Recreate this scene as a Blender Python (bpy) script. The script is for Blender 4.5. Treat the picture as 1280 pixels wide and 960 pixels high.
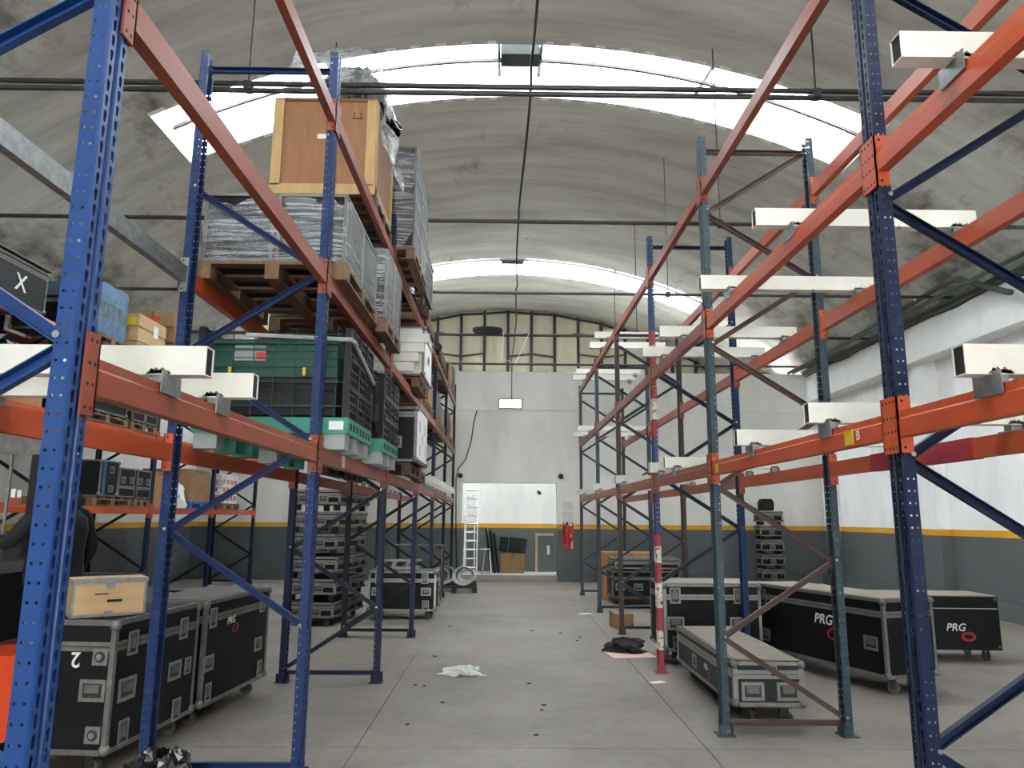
import bpy, math, random
from mathutils import Vector, Matrix, Euler
random.seed(7)
for o in list(bpy.data.objects): bpy.data.objects.remove(o, do_unlink=True)
S = bpy.context.scene
COL = S.collection
PI = math.pi
# ---------------------------------------------------------------- camera, world, exposure
cam = bpy.data.cameras.new('camera'); camo = bpy.data.objects.new('camera', cam); COL.objects.link(camo)
cam.sensor_width = 36; cam.lens = 924.9/1280*36; cam.clip_start = .05; cam.clip_end = 200
camo.matrix_world = (Matrix.Translation((0, 0, 1.6)) @ Matrix.Rotation(-.0106, 4, 'Z') @ Matrix.Rotation(PI/2+.179, 4, 'X')
                     @ Matrix.Rotation(.0075, 4, 'Z'))
S.camera = camo
W = bpy.data.worlds.new('sky'); S.world = W; W.use_nodes = True
bg = W.node_tree.nodes['Background']; bg.inputs[0].default_value = (.95, .975, 1, 1); bg.inputs[1].default_value = 11.0
S.view_settings.view_transform = 'Standard'; S.view_settings.look = 'None'
S.view_settings.exposure = 1.32; S.view_settings.gamma = 1; S.view_settings.use_curve_mapping = False

# ---------------------------------------------------------------- materials
def new_mat(name):
    m = bpy.data.materials.new(name); m.use_nodes = True
    nt = m.node_tree; return m, nt, nt.nodes['Principled BSDF']
def rgb(h):
    c = [int(h[i:i+2], 16)/255 for i in (0, 2, 4)]
    return tuple(x/12.92 if x <= .04045 else ((x+.055)/1.055)**2.4 for x in c)+(1,)
def ramp(nt, fac, stops, interp='LINEAR'):
    r = nt.nodes.new('ShaderNodeValToRGB'); r.color_ramp.interpolation = interp
    e = r.color_ramp.elements
    while len(e) < len(stops): e.new(.5)
    for k, (p, c) in enumerate(stops): e[k].position = p; e[k].color = c
    nt.links.new(fac, r.inputs[0]); return r.outputs[0]
def noise(nt, vec, scale, detail=4, rough=.6):
    n = nt.nodes.new('ShaderNodeTexNoise'); n.inputs['Scale'].default_value = scale
    n.inputs['Detail'].default_value = detail; n.inputs['Roughness'].default_value = rough
    if vec is not None: nt.links.new(vec, n.inputs['Vector'])
    return n.outputs['Fac']
def mapped(nt, out, scale):
    mp = nt.nodes.new('ShaderNodeMapping'); mp.inputs['Scale'].default_value = scale
    nt.links.new(out, mp.inputs['Vector']); return mp.outputs[0]
def mix(nt, fac, a, b):
    m = nt.nodes.new('ShaderNodeMix'); m.data_type = 'RGBA'
    for s, v in ((0, fac), (6, a), (7, b)):
        if hasattr(v, 'is_linked'): nt.links.new(v, m.inputs[s])
        else: m.inputs[s].default_value = v
    return m.outputs[2]
def bump(nt, b, fac, strength, dist=.01):
    n = nt.nodes.new('ShaderNodeBump'); n.inputs['Strength'].default_value = strength; n.inputs['Distance'].default_value = dist
    nt.links.new(fac, n.inputs['Height']); nt.links.new(n.outputs[0], b.inputs['Normal'])
MATS = {}
def mat(name, col, rough=.5, metal=0, var=.12, scale=6, wear=None, wear_amt=.5, wscale=14, stretch=(1, 1, 1), bmp=0, coat=0):
    """painted or raw surface with mottling and optional worn patches of a second colour"""
    m, nt, b = new_mat(name)
    c = rgb(col) if isinstance(col, str) else col
    tc = nt.nodes.new('ShaderNodeTexCoord'); v = mapped(nt, tc.outputs['Object'], stretch)
    f = noise(nt, v, scale)
    lo = tuple(x*(1-var) for x in c[:3])+(1,); hi = tuple(min(1, x*(1+var)) for x in c[:3])+(1,)
    out = ramp(nt, f, [(.3, lo), (.7, hi)])
    if wear:
        f2 = noise(nt, v, wscale, 6, .7)
        k = ramp(nt, f2, [(wear_amt, (0, 0, 0, 1)), (wear_amt+.06, (1, 1, 1, 1))])
        out = mix(nt, k, out, rgb(wear))
    nt.links.new(out, b.inputs['Base Color'])
    b.inputs['Roughness'].default_value = rough; b.inputs['Metallic'].default_value = metal
    if name in ('case_black', 'case_grey', 'navy', 'navy_dark', 'blue_mid', 'black_plastic'): b.inputs['Specular IOR Level'].default_value = .28
    if coat: b.inputs['Coat Weight'].default_value = coat
    if bmp: bump(nt, b, f, bmp)
    MATS[name] = m; return m
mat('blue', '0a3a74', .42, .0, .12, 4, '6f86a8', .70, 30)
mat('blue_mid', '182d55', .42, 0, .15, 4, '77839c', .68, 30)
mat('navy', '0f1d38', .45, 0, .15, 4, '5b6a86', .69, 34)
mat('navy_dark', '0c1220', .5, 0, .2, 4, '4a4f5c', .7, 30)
mat('greenblue', '293c44', .5, 0, .2, 5, '7d8076', .62, 26)
mat('brown', '392d28', .55, 0, .2, 6, '6d6058', .66, 24)
mat('rust_brace', '553f37', .55, 0, .2, 6, '4a332c', .64, 24)
mat('post_grey', '2f353b', .5, 0, .2, 5, '707479', .68, 24)
mat('slate', '27333f', .5, 0, .2, 5, '7b8288', .66, 24)
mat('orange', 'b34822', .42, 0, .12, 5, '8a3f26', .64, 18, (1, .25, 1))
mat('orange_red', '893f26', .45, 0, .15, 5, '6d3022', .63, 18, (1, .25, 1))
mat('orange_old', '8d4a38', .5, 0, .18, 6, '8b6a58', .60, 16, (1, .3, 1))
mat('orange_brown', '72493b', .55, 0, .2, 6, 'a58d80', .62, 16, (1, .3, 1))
mat('crimson', '96202f', .45, 0, .15, 5, '5b1a20', .66, 18)
mat('galv', '8d9090', .42, .65, .25, 22)
mat('steel_dark', '3a3a38', .5, .4, .25, 14)
mat('steel_black', '1f1f1f', .5, .3, .2, 10)
mat('white_tube', 'd6d3c6', .5, 0, .10, 4, '9c8a6c', .645, 8)
mat('white_paint', 'e8e8e4', .55, 0, .05, 3)
mat('tube_rust', '7d6a50', .75, .1, .35, 30)
mat('aluminium', '93938f', .38, .75, .16, 20)
mat('alu_dull', '74736e', .5, .55, .22, 16)
mat('chrome', 'b9b9b9', .25, .9, .1, 20)
mat('case_black', '08090b', .6, 0, .3, 3, '2c2d30', .7, 8)
mat('case_grey', '28292b', .55, 0, .2, 3, '55534f', .68, 8)
mat('case_blue', '2c5179', .5, 0, .15, 3)
mat('dark_hollow', '0c0c0d', .7, 0, .2, 5)
mat('rubber', '1b1b1b', .7, 0, .25, 8)
mat('wheel_grey', '55534e', .5, 0, .3, 14)
mat('lid_beige', '8b8074', .6, 0, .12, 4, '7c7168', .66, 6)
mat('lid_grey', '585653', .6, 0, .15, 4, '9a948c', .68, 8)
mat('ply', 'a97a4e', .6, 0, .14, 5, None, .5, 9, (1, 6, .6), .05)
mat('ply_red', '8f603b', .6, 0, .16, 4, None, .5, 9, (5, 5, .7), .05)
mat('batten', 'b3925f', .6, 0, .15, 6, '9c6f3c', .72, 7, (3, 3, .6), .05)
mat('box_wood', 'b3946a', .58, 0, .12, 5, 'b58a52', .66, 6, (.7, 4, 4), .05)
mat('pallet', '70573f', .75, 0, .25, 7, '6c533a', .62, 9, (4, 1, 2), .2)
mat('pallet_dark', '4d3a2c', .8, 0, .25, 7, '463628', .6, 9, (4, 1, 2), .2)  # darker copy of the pallet wood, with shelf shade put into the colour
mat('pallet_blue', '1f5ea8', .7, 0, .2, 7, '0f3a70', .62, 9)
mat('card', '93724f', .8, 0, .12, 4)
mat('card_dark', '8a6e52', .8, 0, .15, 4)
mat('red', 'c02026', .45, 0, .1, 5)
mat('red_print', 'cf4236', .6, 0, .15, 5)
mat('orange_truck', 'd04316', .35, 0, .08, 3, None, .5, 9, (1, 1, 1), 0, .3)
mat('white_print', 'd8d8d4', .6, 0, .05, 5)
mat('black_print', '202020', .7, 0, .1, 5)
mat('green_plastic', '0c4638', .42, 0, .15, 4)
mat('green_pallet', '35846d', .5, 0, .15, 5, '74b8a2', .64, 10)
mat('grey_plastic', '8f9492', .55, 0, .12, 5)
mat('black_plastic', '1b1c1f', .45, 0, .2, 5)
mat('black_fabric', '141518', .85, 0, .35, 10)
mat('pants', '17181c', .85, 0, .3, 10)
mat('skin', 'a87358', .55, 0, .08, 10)
mat('hair', '1c1613', .7, 0, .2, 30)
mat('yellow', 'c9ac1e', .5, 0, .1, 5)
mat('pink_sheet', 'd9b4a4', .8, 0, .06, 5)
mat('paper', 'd8d6d0', .8, 0, .05, 5)
mat('cable', '1a1a1a', .6, 0, .2, 5)
mat('cable_grey', '9a9c98', .5, 0, .2, 8)
mat('pipe_green', '3e4a40', .45, .1, .2, 6)
mat('dark_green_box', '27443c', .6, 0, .2, 6)
mat('concrete_edge', '9a968c', .75, 0, .12, 4)
mat('bag', '101113', .22, 0, .3, 6, None, .5, 9, (1, 1, 1), .6)
mat('foil', 'c9c9c6', .35, .15, .1, 12, None, .5, 9, (1, 1, 1), .4)
mat('grey_wall', '55595a', .6, 0, .08, 2, '64686a', .66, 3)
mat('door_edge', 'b79a8a', .7, 0, .2, 8)

# striped protective paint on one post: red and white bands where worn, blue between
m, nt, b = new_mat('post_banded'); MATS['post_banded'] = m
tc = nt.nodes.new('ShaderNodeTexCoord'); sp = nt.nodes.new('ShaderNodeSeparateXYZ'); nt.links.new(tc.outputs['Object'], sp.inputs[0])
md = nt.nodes.new('ShaderNodeMath'); md.operation = 'DIVIDE'; md.inputs[1].default_value = 5.0; nt.links.new(sp.outputs[2], md.inputs[0])
RD, WH, BL = rgb('9a2a2e'), rgb('d2cab8'), rgb('1f3566')
z = [(0, RD), (.22, WH), (.42, RD), (.66, WH), (.9, RD), (1.12, WH), (1.3, RD), (1.42, BL), (2.5, RD), (2.68, WH), (2.92, RD), (3.05, WH), (3.22, RD), (3.4, WH), (3.55, RD), (3.7, BL)]
band = ramp(nt, md.outputs[0], [(a/5, c) for a, c in z], 'CONSTANT')
k = ramp(nt, noise(nt, tc.outputs['Object'], 16, 6, .7), [(.54, (0, 0, 0, 1)), (.6, (1, 1, 1, 1))])
nt.links.new(mix(nt, k, band, rgb('5b4a44')), b.inputs['Base Color']); b.inputs['Roughness'].default_value = .55

# painted walls: dark dado, yellow line, white above (flat paint at fixed heights)
def wall_mat(name, white, dado):
    m, nt, b = new_mat(name); MATS[name] = m
    g = nt.nodes.new('ShaderNodeNewGeometry'); sp = nt.nodes.new('ShaderNodeSeparateXYZ'); nt.links.new(g.outputs['Position'], sp.inputs[0])
    md = nt.nodes.new('ShaderNodeMath'); md.operation = 'DIVIDE'; md.inputs[1].default_value = 10; nt.links.new(sp.outputs[2], md.inputs[0])
    c = ramp(nt, md.outputs[0], [(0, rgb(dado)), (.1305, rgb('e3a51c')), (.1415, rgb(white))], 'CONSTANT')
    st = ramp(nt, noise(nt, mapped(nt, g.outputs['Position'], (1, 1, .35)), 1.6, 6, .65), [(.3, (.84, .84, .83, 1)), (.65, (1, 1, 1, 1))])
    mm = nt.nodes.new('ShaderNodeMix'); mm.data_type = 'RGBA'; mm.blend_type = 'MULTIPLY'; mm.inputs[0].default_value = 1
    nt.links.new(c, mm.inputs[6]); nt.links.new(st, mm.inputs[7]); nt.links.new(mm.outputs[2], b.inputs['Base Color'])
    b.inputs['Roughness'].default_value = .6
wall_mat('wall_paint', 'efeee9', '5b6062')
wall_mat('wall_paint_bright', 'f8f8f5', '5d6262')

# vault concrete with board marks, brown stains and mould near the springing
m, nt, b = new_mat('vault'); MATS['vault'] = m
g = nt.nodes.new('ShaderNodeNewGeometry'); P = g.outputs['Position']
base = ramp(nt, noise(nt, mapped(nt, P, (.25, 1.2, .6)), 1.3, 7, .62), [(.28, rgb('a5a299')), (.5, rgb('c6c4ba')), (.72, rgb('dad8ce'))])
board = ramp(nt, noise(nt, mapped(nt, P, (.2, 9, .2)), 1.0, 3), [(.42, (.9, .9, .89, 1)), (.56, (1, 1, 1, 1))])
mm = nt.nodes.new('ShaderNodeMix'); mm.data_type = 'RGBA'; mm.blend_type = 'MULTIPLY'; mm.inputs[0].default_value = .8
nt.links.new(base, mm.inputs[6]); nt.links.new(board, mm.inputs[7])
sp = nt.nodes.new('ShaderNodeSeparateXYZ'); nt.links.new(P, sp.inputs[0])
ed = nt.nodes.new('ShaderNodeMapRange'); ed.inputs[1].default_value = 7.4; ed.inputs[2].default_value = 5.4; nt.links.new(sp.outputs[2], ed.inputs[0])
stn = noise(nt, mapped(nt, P, (1, .5, 1)), .75, 7, .68)
ad = nt.nodes.new('ShaderNodeMath'); ad.operation = 'MULTIPLY_ADD'; ad.inputs[1].default_value = .20; nt.links.new(ed.outputs[0], ad.inputs[0]); nt.links.new(stn, ad.inputs[2])
k = ramp(nt, ad.outputs[0], [(.60, (0, 0, 0, 1)), (.75, (.82, .82, .82, 1))])
c1 = mix(nt, k, mm.outputs[2], rgb('463929'))
nt.links.new(c1, b.inputs['Base Color']); b.inputs['Roughness'].default_value = .8
bump(nt, b, noise(nt, mapped(nt, P, (.3, 6, .3)), 2, 3), .15, .02)

# floor concrete
m, nt, b = new_mat('floor'); MATS['floor'] = m
g = nt.nodes.new('ShaderNodeNewGeometry'); P = g.outputs['Position']
c = ramp(nt, noise(nt, P, .7, 8, .65), [(.3, rgb('6b635c')), (.5, rgb('7d746d')), (.7, rgb('8b827a'))])
d = ramp(nt, noise(nt, P, 9, 6, .7), [(.35, (.8, .8, .8, 1)), (.55, (1, 1, 1, 1))])
mm = nt.nodes.new('ShaderNodeMix'); mm.data_type = 'RGBA'; mm.blend_type = 'MULTIPLY'; mm.inputs[0].default_value = .8
nt.links.new(c, mm.inputs[6]); nt.links.new(d, mm.inputs[7])
k = ramp(nt, noise(nt, mapped(nt, P, (1, .55, 1)), 16, 3, .5), [(.70, (0, 0, 0, 1)), (.74, (.7, .7, .7, 1))])
nt.links.new(mix(nt, k, mm.outputs[2], rgb('57514b')), b.inputs['Base Color'])
b.inputs['Roughness'].default_value = .55; bump(nt, b, noise(nt, P, 30, 4), .12, .005)

# gable cement boards
mat('board_wall', 'b5ad96', .8, 0, .16, 1.4, '8d8672', .62, 2.2, (1.5, 1, .35))
# stretch film: clear sheet with milky, shiny streaks
def film(name, tint, lo, hi, stretch):
    m, nt, b = new_mat(name); MATS[name] = m
    tc = nt.nodes.new('ShaderNodeTexCoord'); v = mapped(nt, tc.outputs['Object'], stretch)
    f = noise(nt, v, 2.2, 6, .72)
    k = ramp(nt, f, [(.36, (lo,)*3+(1,)), (.66, (hi,)*3+(1,))])
    b.inputs['Base Color'].default_value = rgb(tint); b.inputs['Roughness'].default_value = .22
    b.inputs['Specular IOR Level'].default_value = .8
    bump(nt, b, f, .6, .03)
    tr = nt.nodes.new('ShaderNodeBsdfTransparent'); ms = nt.nodes.new('ShaderNodeMixShader')
    nt.links.new(k, ms.inputs[0]); nt.links.new(tr.outputs[0], ms.inputs[1]); nt.links.new(b.outputs[0], ms.inputs[2])
    nt.links.new(ms.outputs[0], nt.nodes['Material Output'].inputs[0])
film('film', 'e4e6e8', .02, .52, (.8, .8, 16))
film('film_heavy', 'c8cbce', .12, .70, (3, 3, 5))
film('film_blue', '7f9aab', .12, .62, (5, 5, 2.5))
# translucent corrugated roof sheet
m, nt, b = new_mat('roof_sheet'); MATS['roof_sheet'] = m
tr = nt.nodes.new('ShaderNodeBsdfTransparent'); tr.inputs[0].default_value = (.85, .91, .94, 1)
tl = nt.nodes.new('ShaderNodeBsdfTranslucent'); tl.inputs[0].default_value = (.9, .94, .96, 1)
ms = nt.nodes.new('ShaderNodeMixShader'); ms.inputs[0].default_value = .3
nt.links.new(tr.outputs[0], ms.inputs[1]); nt.links.new(tl.outputs[0], ms.inputs[2]); nt.links.new(ms.outputs[0], nt.nodes['Material Output'].inputs[0])
m, nt, b = new_mat('lamp_glow'); MATS['lamp_glow'] = m
b.inputs['Emission Color'].default_value = (1, .98, .93, 1); b.inputs['Emission Strength'].default_value = 9

# ---------------------------------------------------------------- mesh helpers
class MB:
    def __init__(s): s.v = []; s.f = []
    def add(s, vs, fs):
        n = len(s.v); s.v += [tuple(v) for v in vs]; s.f += [tuple(i+n for i in f) for f in fs]; return s
    def box(s, c, d, M=None):
        x, y, z = d[0]/2, d[1]/2, d[2]/2
        vs = [Vector((sx*x, sy*y, sz*z)) for sz in (-1, 1) for sx, sy in ((-1, -1), (1, -1), (1, 1), (-1, 1))]
        if M: vs = [M @ v for v in vs]
        c = Vector(c)
        return s.add([v+c for v in vs], [(3, 2, 1, 0), (4, 5, 6, 7), (0, 1, 5, 4), (1, 2, 6, 5), (2, 3, 7, 6), (3, 0, 4, 7)])
    def bb(s, a, b): return s.box([(a[i]+b[i])/2 for i in range(3)], [abs(b[i]-a[i]) for i in range(3)])
    def tube(s, pts, r, n=8, cap=True):
        pts = [Vector(p) for p in pts]; rs = r if isinstance(r, (list, tuple)) else [r]*len(pts)
        N = len(s.v); ref = None
        for i, p in enumerate(pts):
            t = (pts[min(i+1, len(pts)-1)]-pts[max(i-1, 0)]).normalized()
            if ref is None: ref = t.orthogonal().normalized()
            ref = (ref-t*ref.dot(t)); ref = ref.normalized() if ref.length > 1e-6 else t.orthogonal().normalized()
            q = t.cross(ref)
            for k in range(n):
                a = 2*PI*k/n; s.v.append(tuple(p+(ref*math.cos(a)+q*math.sin(a))*rs[i]))
        for i in range(len(pts)-1):
            for k in range(n):
                s.f.append((N+i*n+k, N+i*n+(k+1) % n, N+(i+1)*n+(k+1) % n, N+(i+1)*n+k))
        if cap:
            s.f.append(tuple(N+k for k in reversed(range(n)))); s.f.append(tuple(N+(len(pts)-1)*n+k for k in range(n)))
        return s
    def prism(s, prof, axis, a, b):
        """extrude closed 2-D profile along axis (0 x:(y,z), 1 y:(x,z), 2 z:(x,y))"""
        def P(p, t): return ((t, p[0], p[1]), (p[0], t, p[1]), (p[0], p[1], t))[axis]
        n = len(prof); vs = [P(p, a) for p in prof]+[P(p, b) for p in prof]
        return s.add(vs, [(k, (k+1) % n, n+(k+1) % n, n+k) for k in range(n)]+[tuple(reversed(range(n))), tuple(range(n, 2*n))])
    def obar(s, p, q, w, h, up=(0, 0, 1)):
        p, q = Vector(p), Vector(q); t = (q-p).normalized(); u = Vector(up); sd = t.cross(u)
        sd = sd.normalized() if sd.length > 1e-5 else t.orthogonal().normalized(); u = sd.cross(t)
        vs = [e+sd*(a*w/2)+u*(c*h/2) for e in (p, q) for a, c in ((-1, -1), (1, -1), (1, 1), (-1, 1))]
        return s.add(vs, [(0, 1, 2, 3), (7, 6, 5, 4), (0, 4, 5, 1), (1, 5, 6, 2), (2, 6, 7, 3), (3, 7, 4, 0)])
    def mesh(s, name, smooth=False):
        me = bpy.data.meshes.new(name); me.from_pydata(s.v, [], s.f); me.materials.append(None)
        import bmesh
        bm = bmesh.new(); bm.from_mesh(me); bmesh.ops.recalc_face_normals(bm, faces=bm.faces); bm.to_mesh(me); bm.free()
        if smooth: me.polygons.foreach_set('use_smooth', [True]*len(me.polygons))
        return me
    def build(s, name, m, parent=None, loc=(0, 0, 0), rot=(0, 0, 0), smooth=False):
        return ob(name, s.mesh(name, smooth), m, parent, loc, rot)
def ob(name, me, m, parent=None, loc=(0, 0, 0), rot=(0, 0, 0)):
    o = bpy.data.objects.new(name, me); COL.objects.link(o)
    if m is not None:
        o.material_slots[0].link = 'OBJECT'; o.material_slots[0].material = MATS[m] if isinstance(m, str) else m
    o.location = loc; o.rotation_euler = rot
    if parent: o.parent = parent
    return o
CACHE = {}
def bx(name, c, d, m, parent=None, rot=(0, 0, 0)):
    """one box part; alike boxes share their mesh"""
    k = tuple(round(x, 4) for x in d)
    if k not in CACHE: CACHE[k] = MB().box((0, 0, 0), d).mesh('box')
    return ob(name, CACHE[k], m, parent, c, rot)
def cached(key, fn):
    if key not in CACHE: CACHE[key] = fn()
    return CACHE[key]
def tag(o, label, cat, group=None):
    o['label'] = label; o['category'] = cat
    if group: o['group'] = group
    return o
def thing(name, label, cat, loc=(0, 0, 0), rz=0, group=None):
    o = bpy.data.objects.new(name, None); COL.objects.link(o); o.empty_display_size = .1
    o.location = loc; o.rotation_euler = (0, 0, rz); return tag(o, label, cat, group)
def struct(o): o['kind'] = 'structure'; return o
def text_mesh(s, size, shear=0):
    cu = bpy.data.curves.new('t', 'FONT'); cu.body = s; cu.size = size; cu.extrude = .0008; cu.align_x = 'CENTER'; cu.align_y = 'CENTER'; cu.shear = shear
    cu.offset = size*.012
    o = bpy.data.objects.new('t', cu); COL.objects.link(o); bpy.context.view_layer.update()
    me = bpy.data.meshes.new_from_object(o.evaluated_get(bpy.context.evaluated_depsgraph_get())); me.materials.clear(); me.materials.append(None)
    bpy.data.objects.remove(o); return me
TXT = {'PRG': text_mesh('PRG', .10, .25), '2': text_mesh('2', .13), 'X': text_mesh('X', .30), 'GD': text_mesh('GD', .06), 'B': text_mesh('B', .09)}
# ================================================================ THE SETTING
XC, RV, ZC = .2, 12.3, -3.72            # vault axis, radius, centre height
def vz(x, r=RV): return ZC+math.sqrt(max(0, r*r-(x-XC)**2))
XL_, XR_, YF, YB, YG = -8.05, 8.5, -9.5, 19.56, 24.3
OPEN = [(-8.6, -7.2), (.7, 2.1), (10.0, 11.4), (19.3, 20.65)]; OX = 5.4
# floor: screed bed with cast slabs; joints are gaps between slabs
f = struct(bx('floor', (.2, 5.2, -.16), (17.6, 31.6, .3), 'steel_dark'))
xs = [-8.6, -4.9, -1.02, 1.46, 5.3, 9.0]; ys = [-10.3, -6, -1.9, 2.2, 5.6, 9.04, 12.6, 16.1, 19.55, 20.9]
for i in range(5):
    for j in range(9):
        a, b_, c, d = xs[i], xs[i+1], ys[j], ys[j+1]
        bx('slab', ((a+b_)/2-.2, (c+d)/2-5.2, .16-.01), (b_-a-.007, d-c-.006, .02), 'floor', f)
# walls
mb = MB()
mb.bb((XL_-.3, YB, 0), (-1.07, YB+.3, 4.42)); mb.bb((1.40, YB, 0), (XR_+.3, YB+.3, 4.42)); mb.bb((-1.07, YB, 2.5), (1.40, YB+.3, 4.42))
mb.bb((XL_-.3, YB-.03, 4.42), (XR_+.3, YB+.3, 5.47))

wb = struct(mb.build('wall_back', 'wall_paint'))
struct(MB().bb((XL_-.3, 20.9, 0), (XR_+.3, 21.1, 5.36)).build('wall_recess', 'wall_paint_bright'))  # full width to let more skylight in; lighter paint stands in for light
struct(MB().bb((-1.07, YB-.02, 0), (1.40, YB+.3, .15)).bb((-2.2, YB+.3, 0), (2.6, 20.9, .15)).build('trim_1', 'concrete_edge'))
struct(MB().bb((XL_-.3, YF, 0), (XL_, YB, 5.0)).build('wall_left', 'wall_paint'))
wr = struct(MB().bb((XR_, YF, 0), (XR_+.3, YB, 5.0)).build('wall_right', 'wall_paint_bright'))
for y in (-4.2, .4, 5.0, 9.6, 14.2, 18.8):
    MB().bb((XR_-.22, y, 0), (XR_+.02, y+.5, 4.72)).build('pilaster', 'wall_paint_bright', wr)
struct(MB().bb((8.1, YF, 4.70), (XR_+.3, YB, 5.40)).build('trim_2', 'white_paint'))
struct(MB().bb((XL_-.3, YF, 4.70), (-7.7, YB, 5.40)).build('trim_3', 'white_paint'))
struct(MB().bb((XR_-.3, YF, 0), (XR_, YB, .25)).build('trim_4', 'grey_wall'))
struct(MB().bb((1.75, YB-.14, 0), (XR_-.3, YB, .24)).build('trim_5', 'grey_wall'))
# unseen front wall behind the camera; open gateway added to let daylight in
mb = MB(); mb.bb((XL_-.3, YF-.3, 0), (-1.4, YF, 8.7)); mb.bb((2.2, YF-.3, 0), (XR_+.3, YF, 8.7)); mb.bb((-1.4, YF-.3, 3.2), (2.2, YF, 8.7))
struct(mb.build('wall_front', 'wall_paint'))
struct(MB().bb((XL_-.3, 20.95, 5.36), (XR_+.3, YG, 5.47)).build('trim_6', 'concrete_edge'))
# vault
rel = sorted(set([-8.35+16.7*i/44 for i in range(45)]+[-OX, OX])); vx = [XC+r for r in rel]
ycut = sorted(set([YF, YG+.2]+[y for p in OPEN for y in p]))
mb = MB()
for j in range(len(ycut)-1):
    y0, y1 = ycut[j], ycut[j+1]; isop = any(abs(a-y0) < 1e-6 for a, _ in OPEN)
    for i in range(len(vx)-1):
        a, c = vx[i], vx[i+1]
        if isop and a >= XC-OX-1e-6 and c <= XC+OX+1e-6: continue
        for t in (0, .16):
            R = RV+t; q = [(a, y0, vz(a, R)), (c, y0, vz(c, R)), (c, y1, vz(c, R)), (a, y1, vz(a, R))]
            mb.add(q, [(0, 1, 2, 3)])
struct(mb.build('ceiling', 'vault', smooth=True))
# skylights: upstand kerb, corrugated translucent sheets, steel bars, vent box
ox = [XC-OX+2*OX*i/30 for i in range(31)]
def strip(y, t, lo, hi):
    mb = MB()
    for i in range(30):
        a, c = ox[i], ox[i+1]
        vs = [(x, yy, vz(x)+h) for x in (a, c) for yy in (y, y+t) for h in (lo, hi)]
        mb.add(vs, [(0, 1, 5, 4), (2, 6, 7, 3), (0, 4, 6, 2), (1, 3, 7, 5)])
    return mb
for n, (y0, y1) in enumerate(OPEN):
    mb = strip(y0-.09, .09, 0, .58); mb2 = strip(y1, .09, 0, .58); mb.add(mb2.v, mb2.f)
    for x in (XC-OX, XC+OX):
        s = -1 if x < XC else 1
        mb.bb((x, y0-.09, vz(x)-.01), (x+s*.09, y1+.09, vz(x)+.6))
    w = struct(mb.build('window_%d' % (n+1), 'white_paint'))
    for k in range(10):
        a, c = XC-OX+2*OX*k/10, XC-OX+2*OX*(k+1)/10; N = 13*6; mb = MB()
        for i in range(N+1):
            x = a+(c-a)*i/N; zz = vz(x)+.60+.02*math.cos(2*PI*i/6)+(.012 if k % 2 else 0)
            mb.v += [(x, y0-.2, zz), (x, y1+.2, zz)]
        mb.f = [(2*i, 2*i+2, 2*i+3, 2*i+1) for i in range(N)]
        mb.build('roof_sheet', 'roof_sheet', w)
    strip(y0+.7, .05, .20, .25).build('purlin', 'steel_dark', w)
    for x in (-2.8, 3.2):
        MB().obar((x, y0+.12, vz(x)+.30), (x, y1, vz(x)+.5), .06, .06).build('cross_bar', 'steel_dark', w)
    MB().bb((XC-.30, y0+.35, vz(XC)+.08), (XC+.30, y0+.68, vz(XC)+.56)).build('vent_box', 'steel_black', w)
    for x in (XC-.33, XC+.33):
        MB().obar((x, y0+.3, vz(x)+.20), (x, y1, vz(x)+.42), .05, .07).build('vent_bracket', 'steel_black', w)
# gable above the low rooms: cement boards between black steel posts
gw = struct(MB().bb((XL_-.3, YG, 5.0), (XR_+.3, YG+.2, 8.7)).build('wall_gable', 'concrete_edge'))
px = [-1.46+.785*k for k in range(-8, 13)]
for k in range(len(px)-1):
    a, c = px[k], px[k+1]; zt = min(vz(a), vz(c))-.05
    if zt < 5.6: continue
    s = 1 if k % 2 else -1
    mb = MB(); mb.add([(a+.02, YG-.05-.05*(s > 0), 5.47), (c-.02, YG-.05-.05*(s < 0), 5.47), (c-.02, YG-.05-.05*(s < 0), zt), (a+.02, YG-.05-.05*(s > 0), zt),
                       (a+.02, YG, 5.47), (c-.02, YG, 5.47), (c-.02, YG, zt), (a+.02, YG, zt)], [(0, 1, 2, 3), (4, 7, 6, 5), (0, 4, 5, 1), (3, 2, 6, 7), (0, 3, 7, 4), (1, 5, 6, 2)])
    mb.build('board', 'board_wall', gw)
    za, zb = vz(a)-.12, vz(c)-.12
    MB().obar((a, YG-.16, za-.02*s-.04), (c, YG-.16, zb+.02*s-.04), .06, .06).build('top_rail', 'steel_black', gw)
    for zz in (6.0, 6.95, 7.65):
        if zz < zt-.2 and (k+int(zz*10)) % 3: MB().obar((a, YG-.14, zz+.05*s), (c, YG-.14, zz-.05*s), .04, .05).build('rail', 'steel_black', gw)
for a in px:
    zt = vz(a)-.1
    if zt > 5.7: MB().bb((a-.045, YG-.2, 5.47), (a+.045, YG-.1, zt)).build('steel_post', 'steel_black', gw)
# hatch in the recess
d1 = struct(MB().bb((.96, 20.84, .15), (1.40, 20.9, 1.12)).build('door_1', 'grey_wall'))
MB().bb((.90, 20.82, .15), (.96, 20.9, 1.18)).build('door_frame', 'door_edge', d1); MB().bb((.96, 20.82, 1.12), (1.40, 20.9, 1.18)).build('door_frame', 'door_edge', d1)
MB().bb((1.22, 20.825, .62), (1.29, 20.84, .86)).build('notice', 'white_print', d1)
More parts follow.
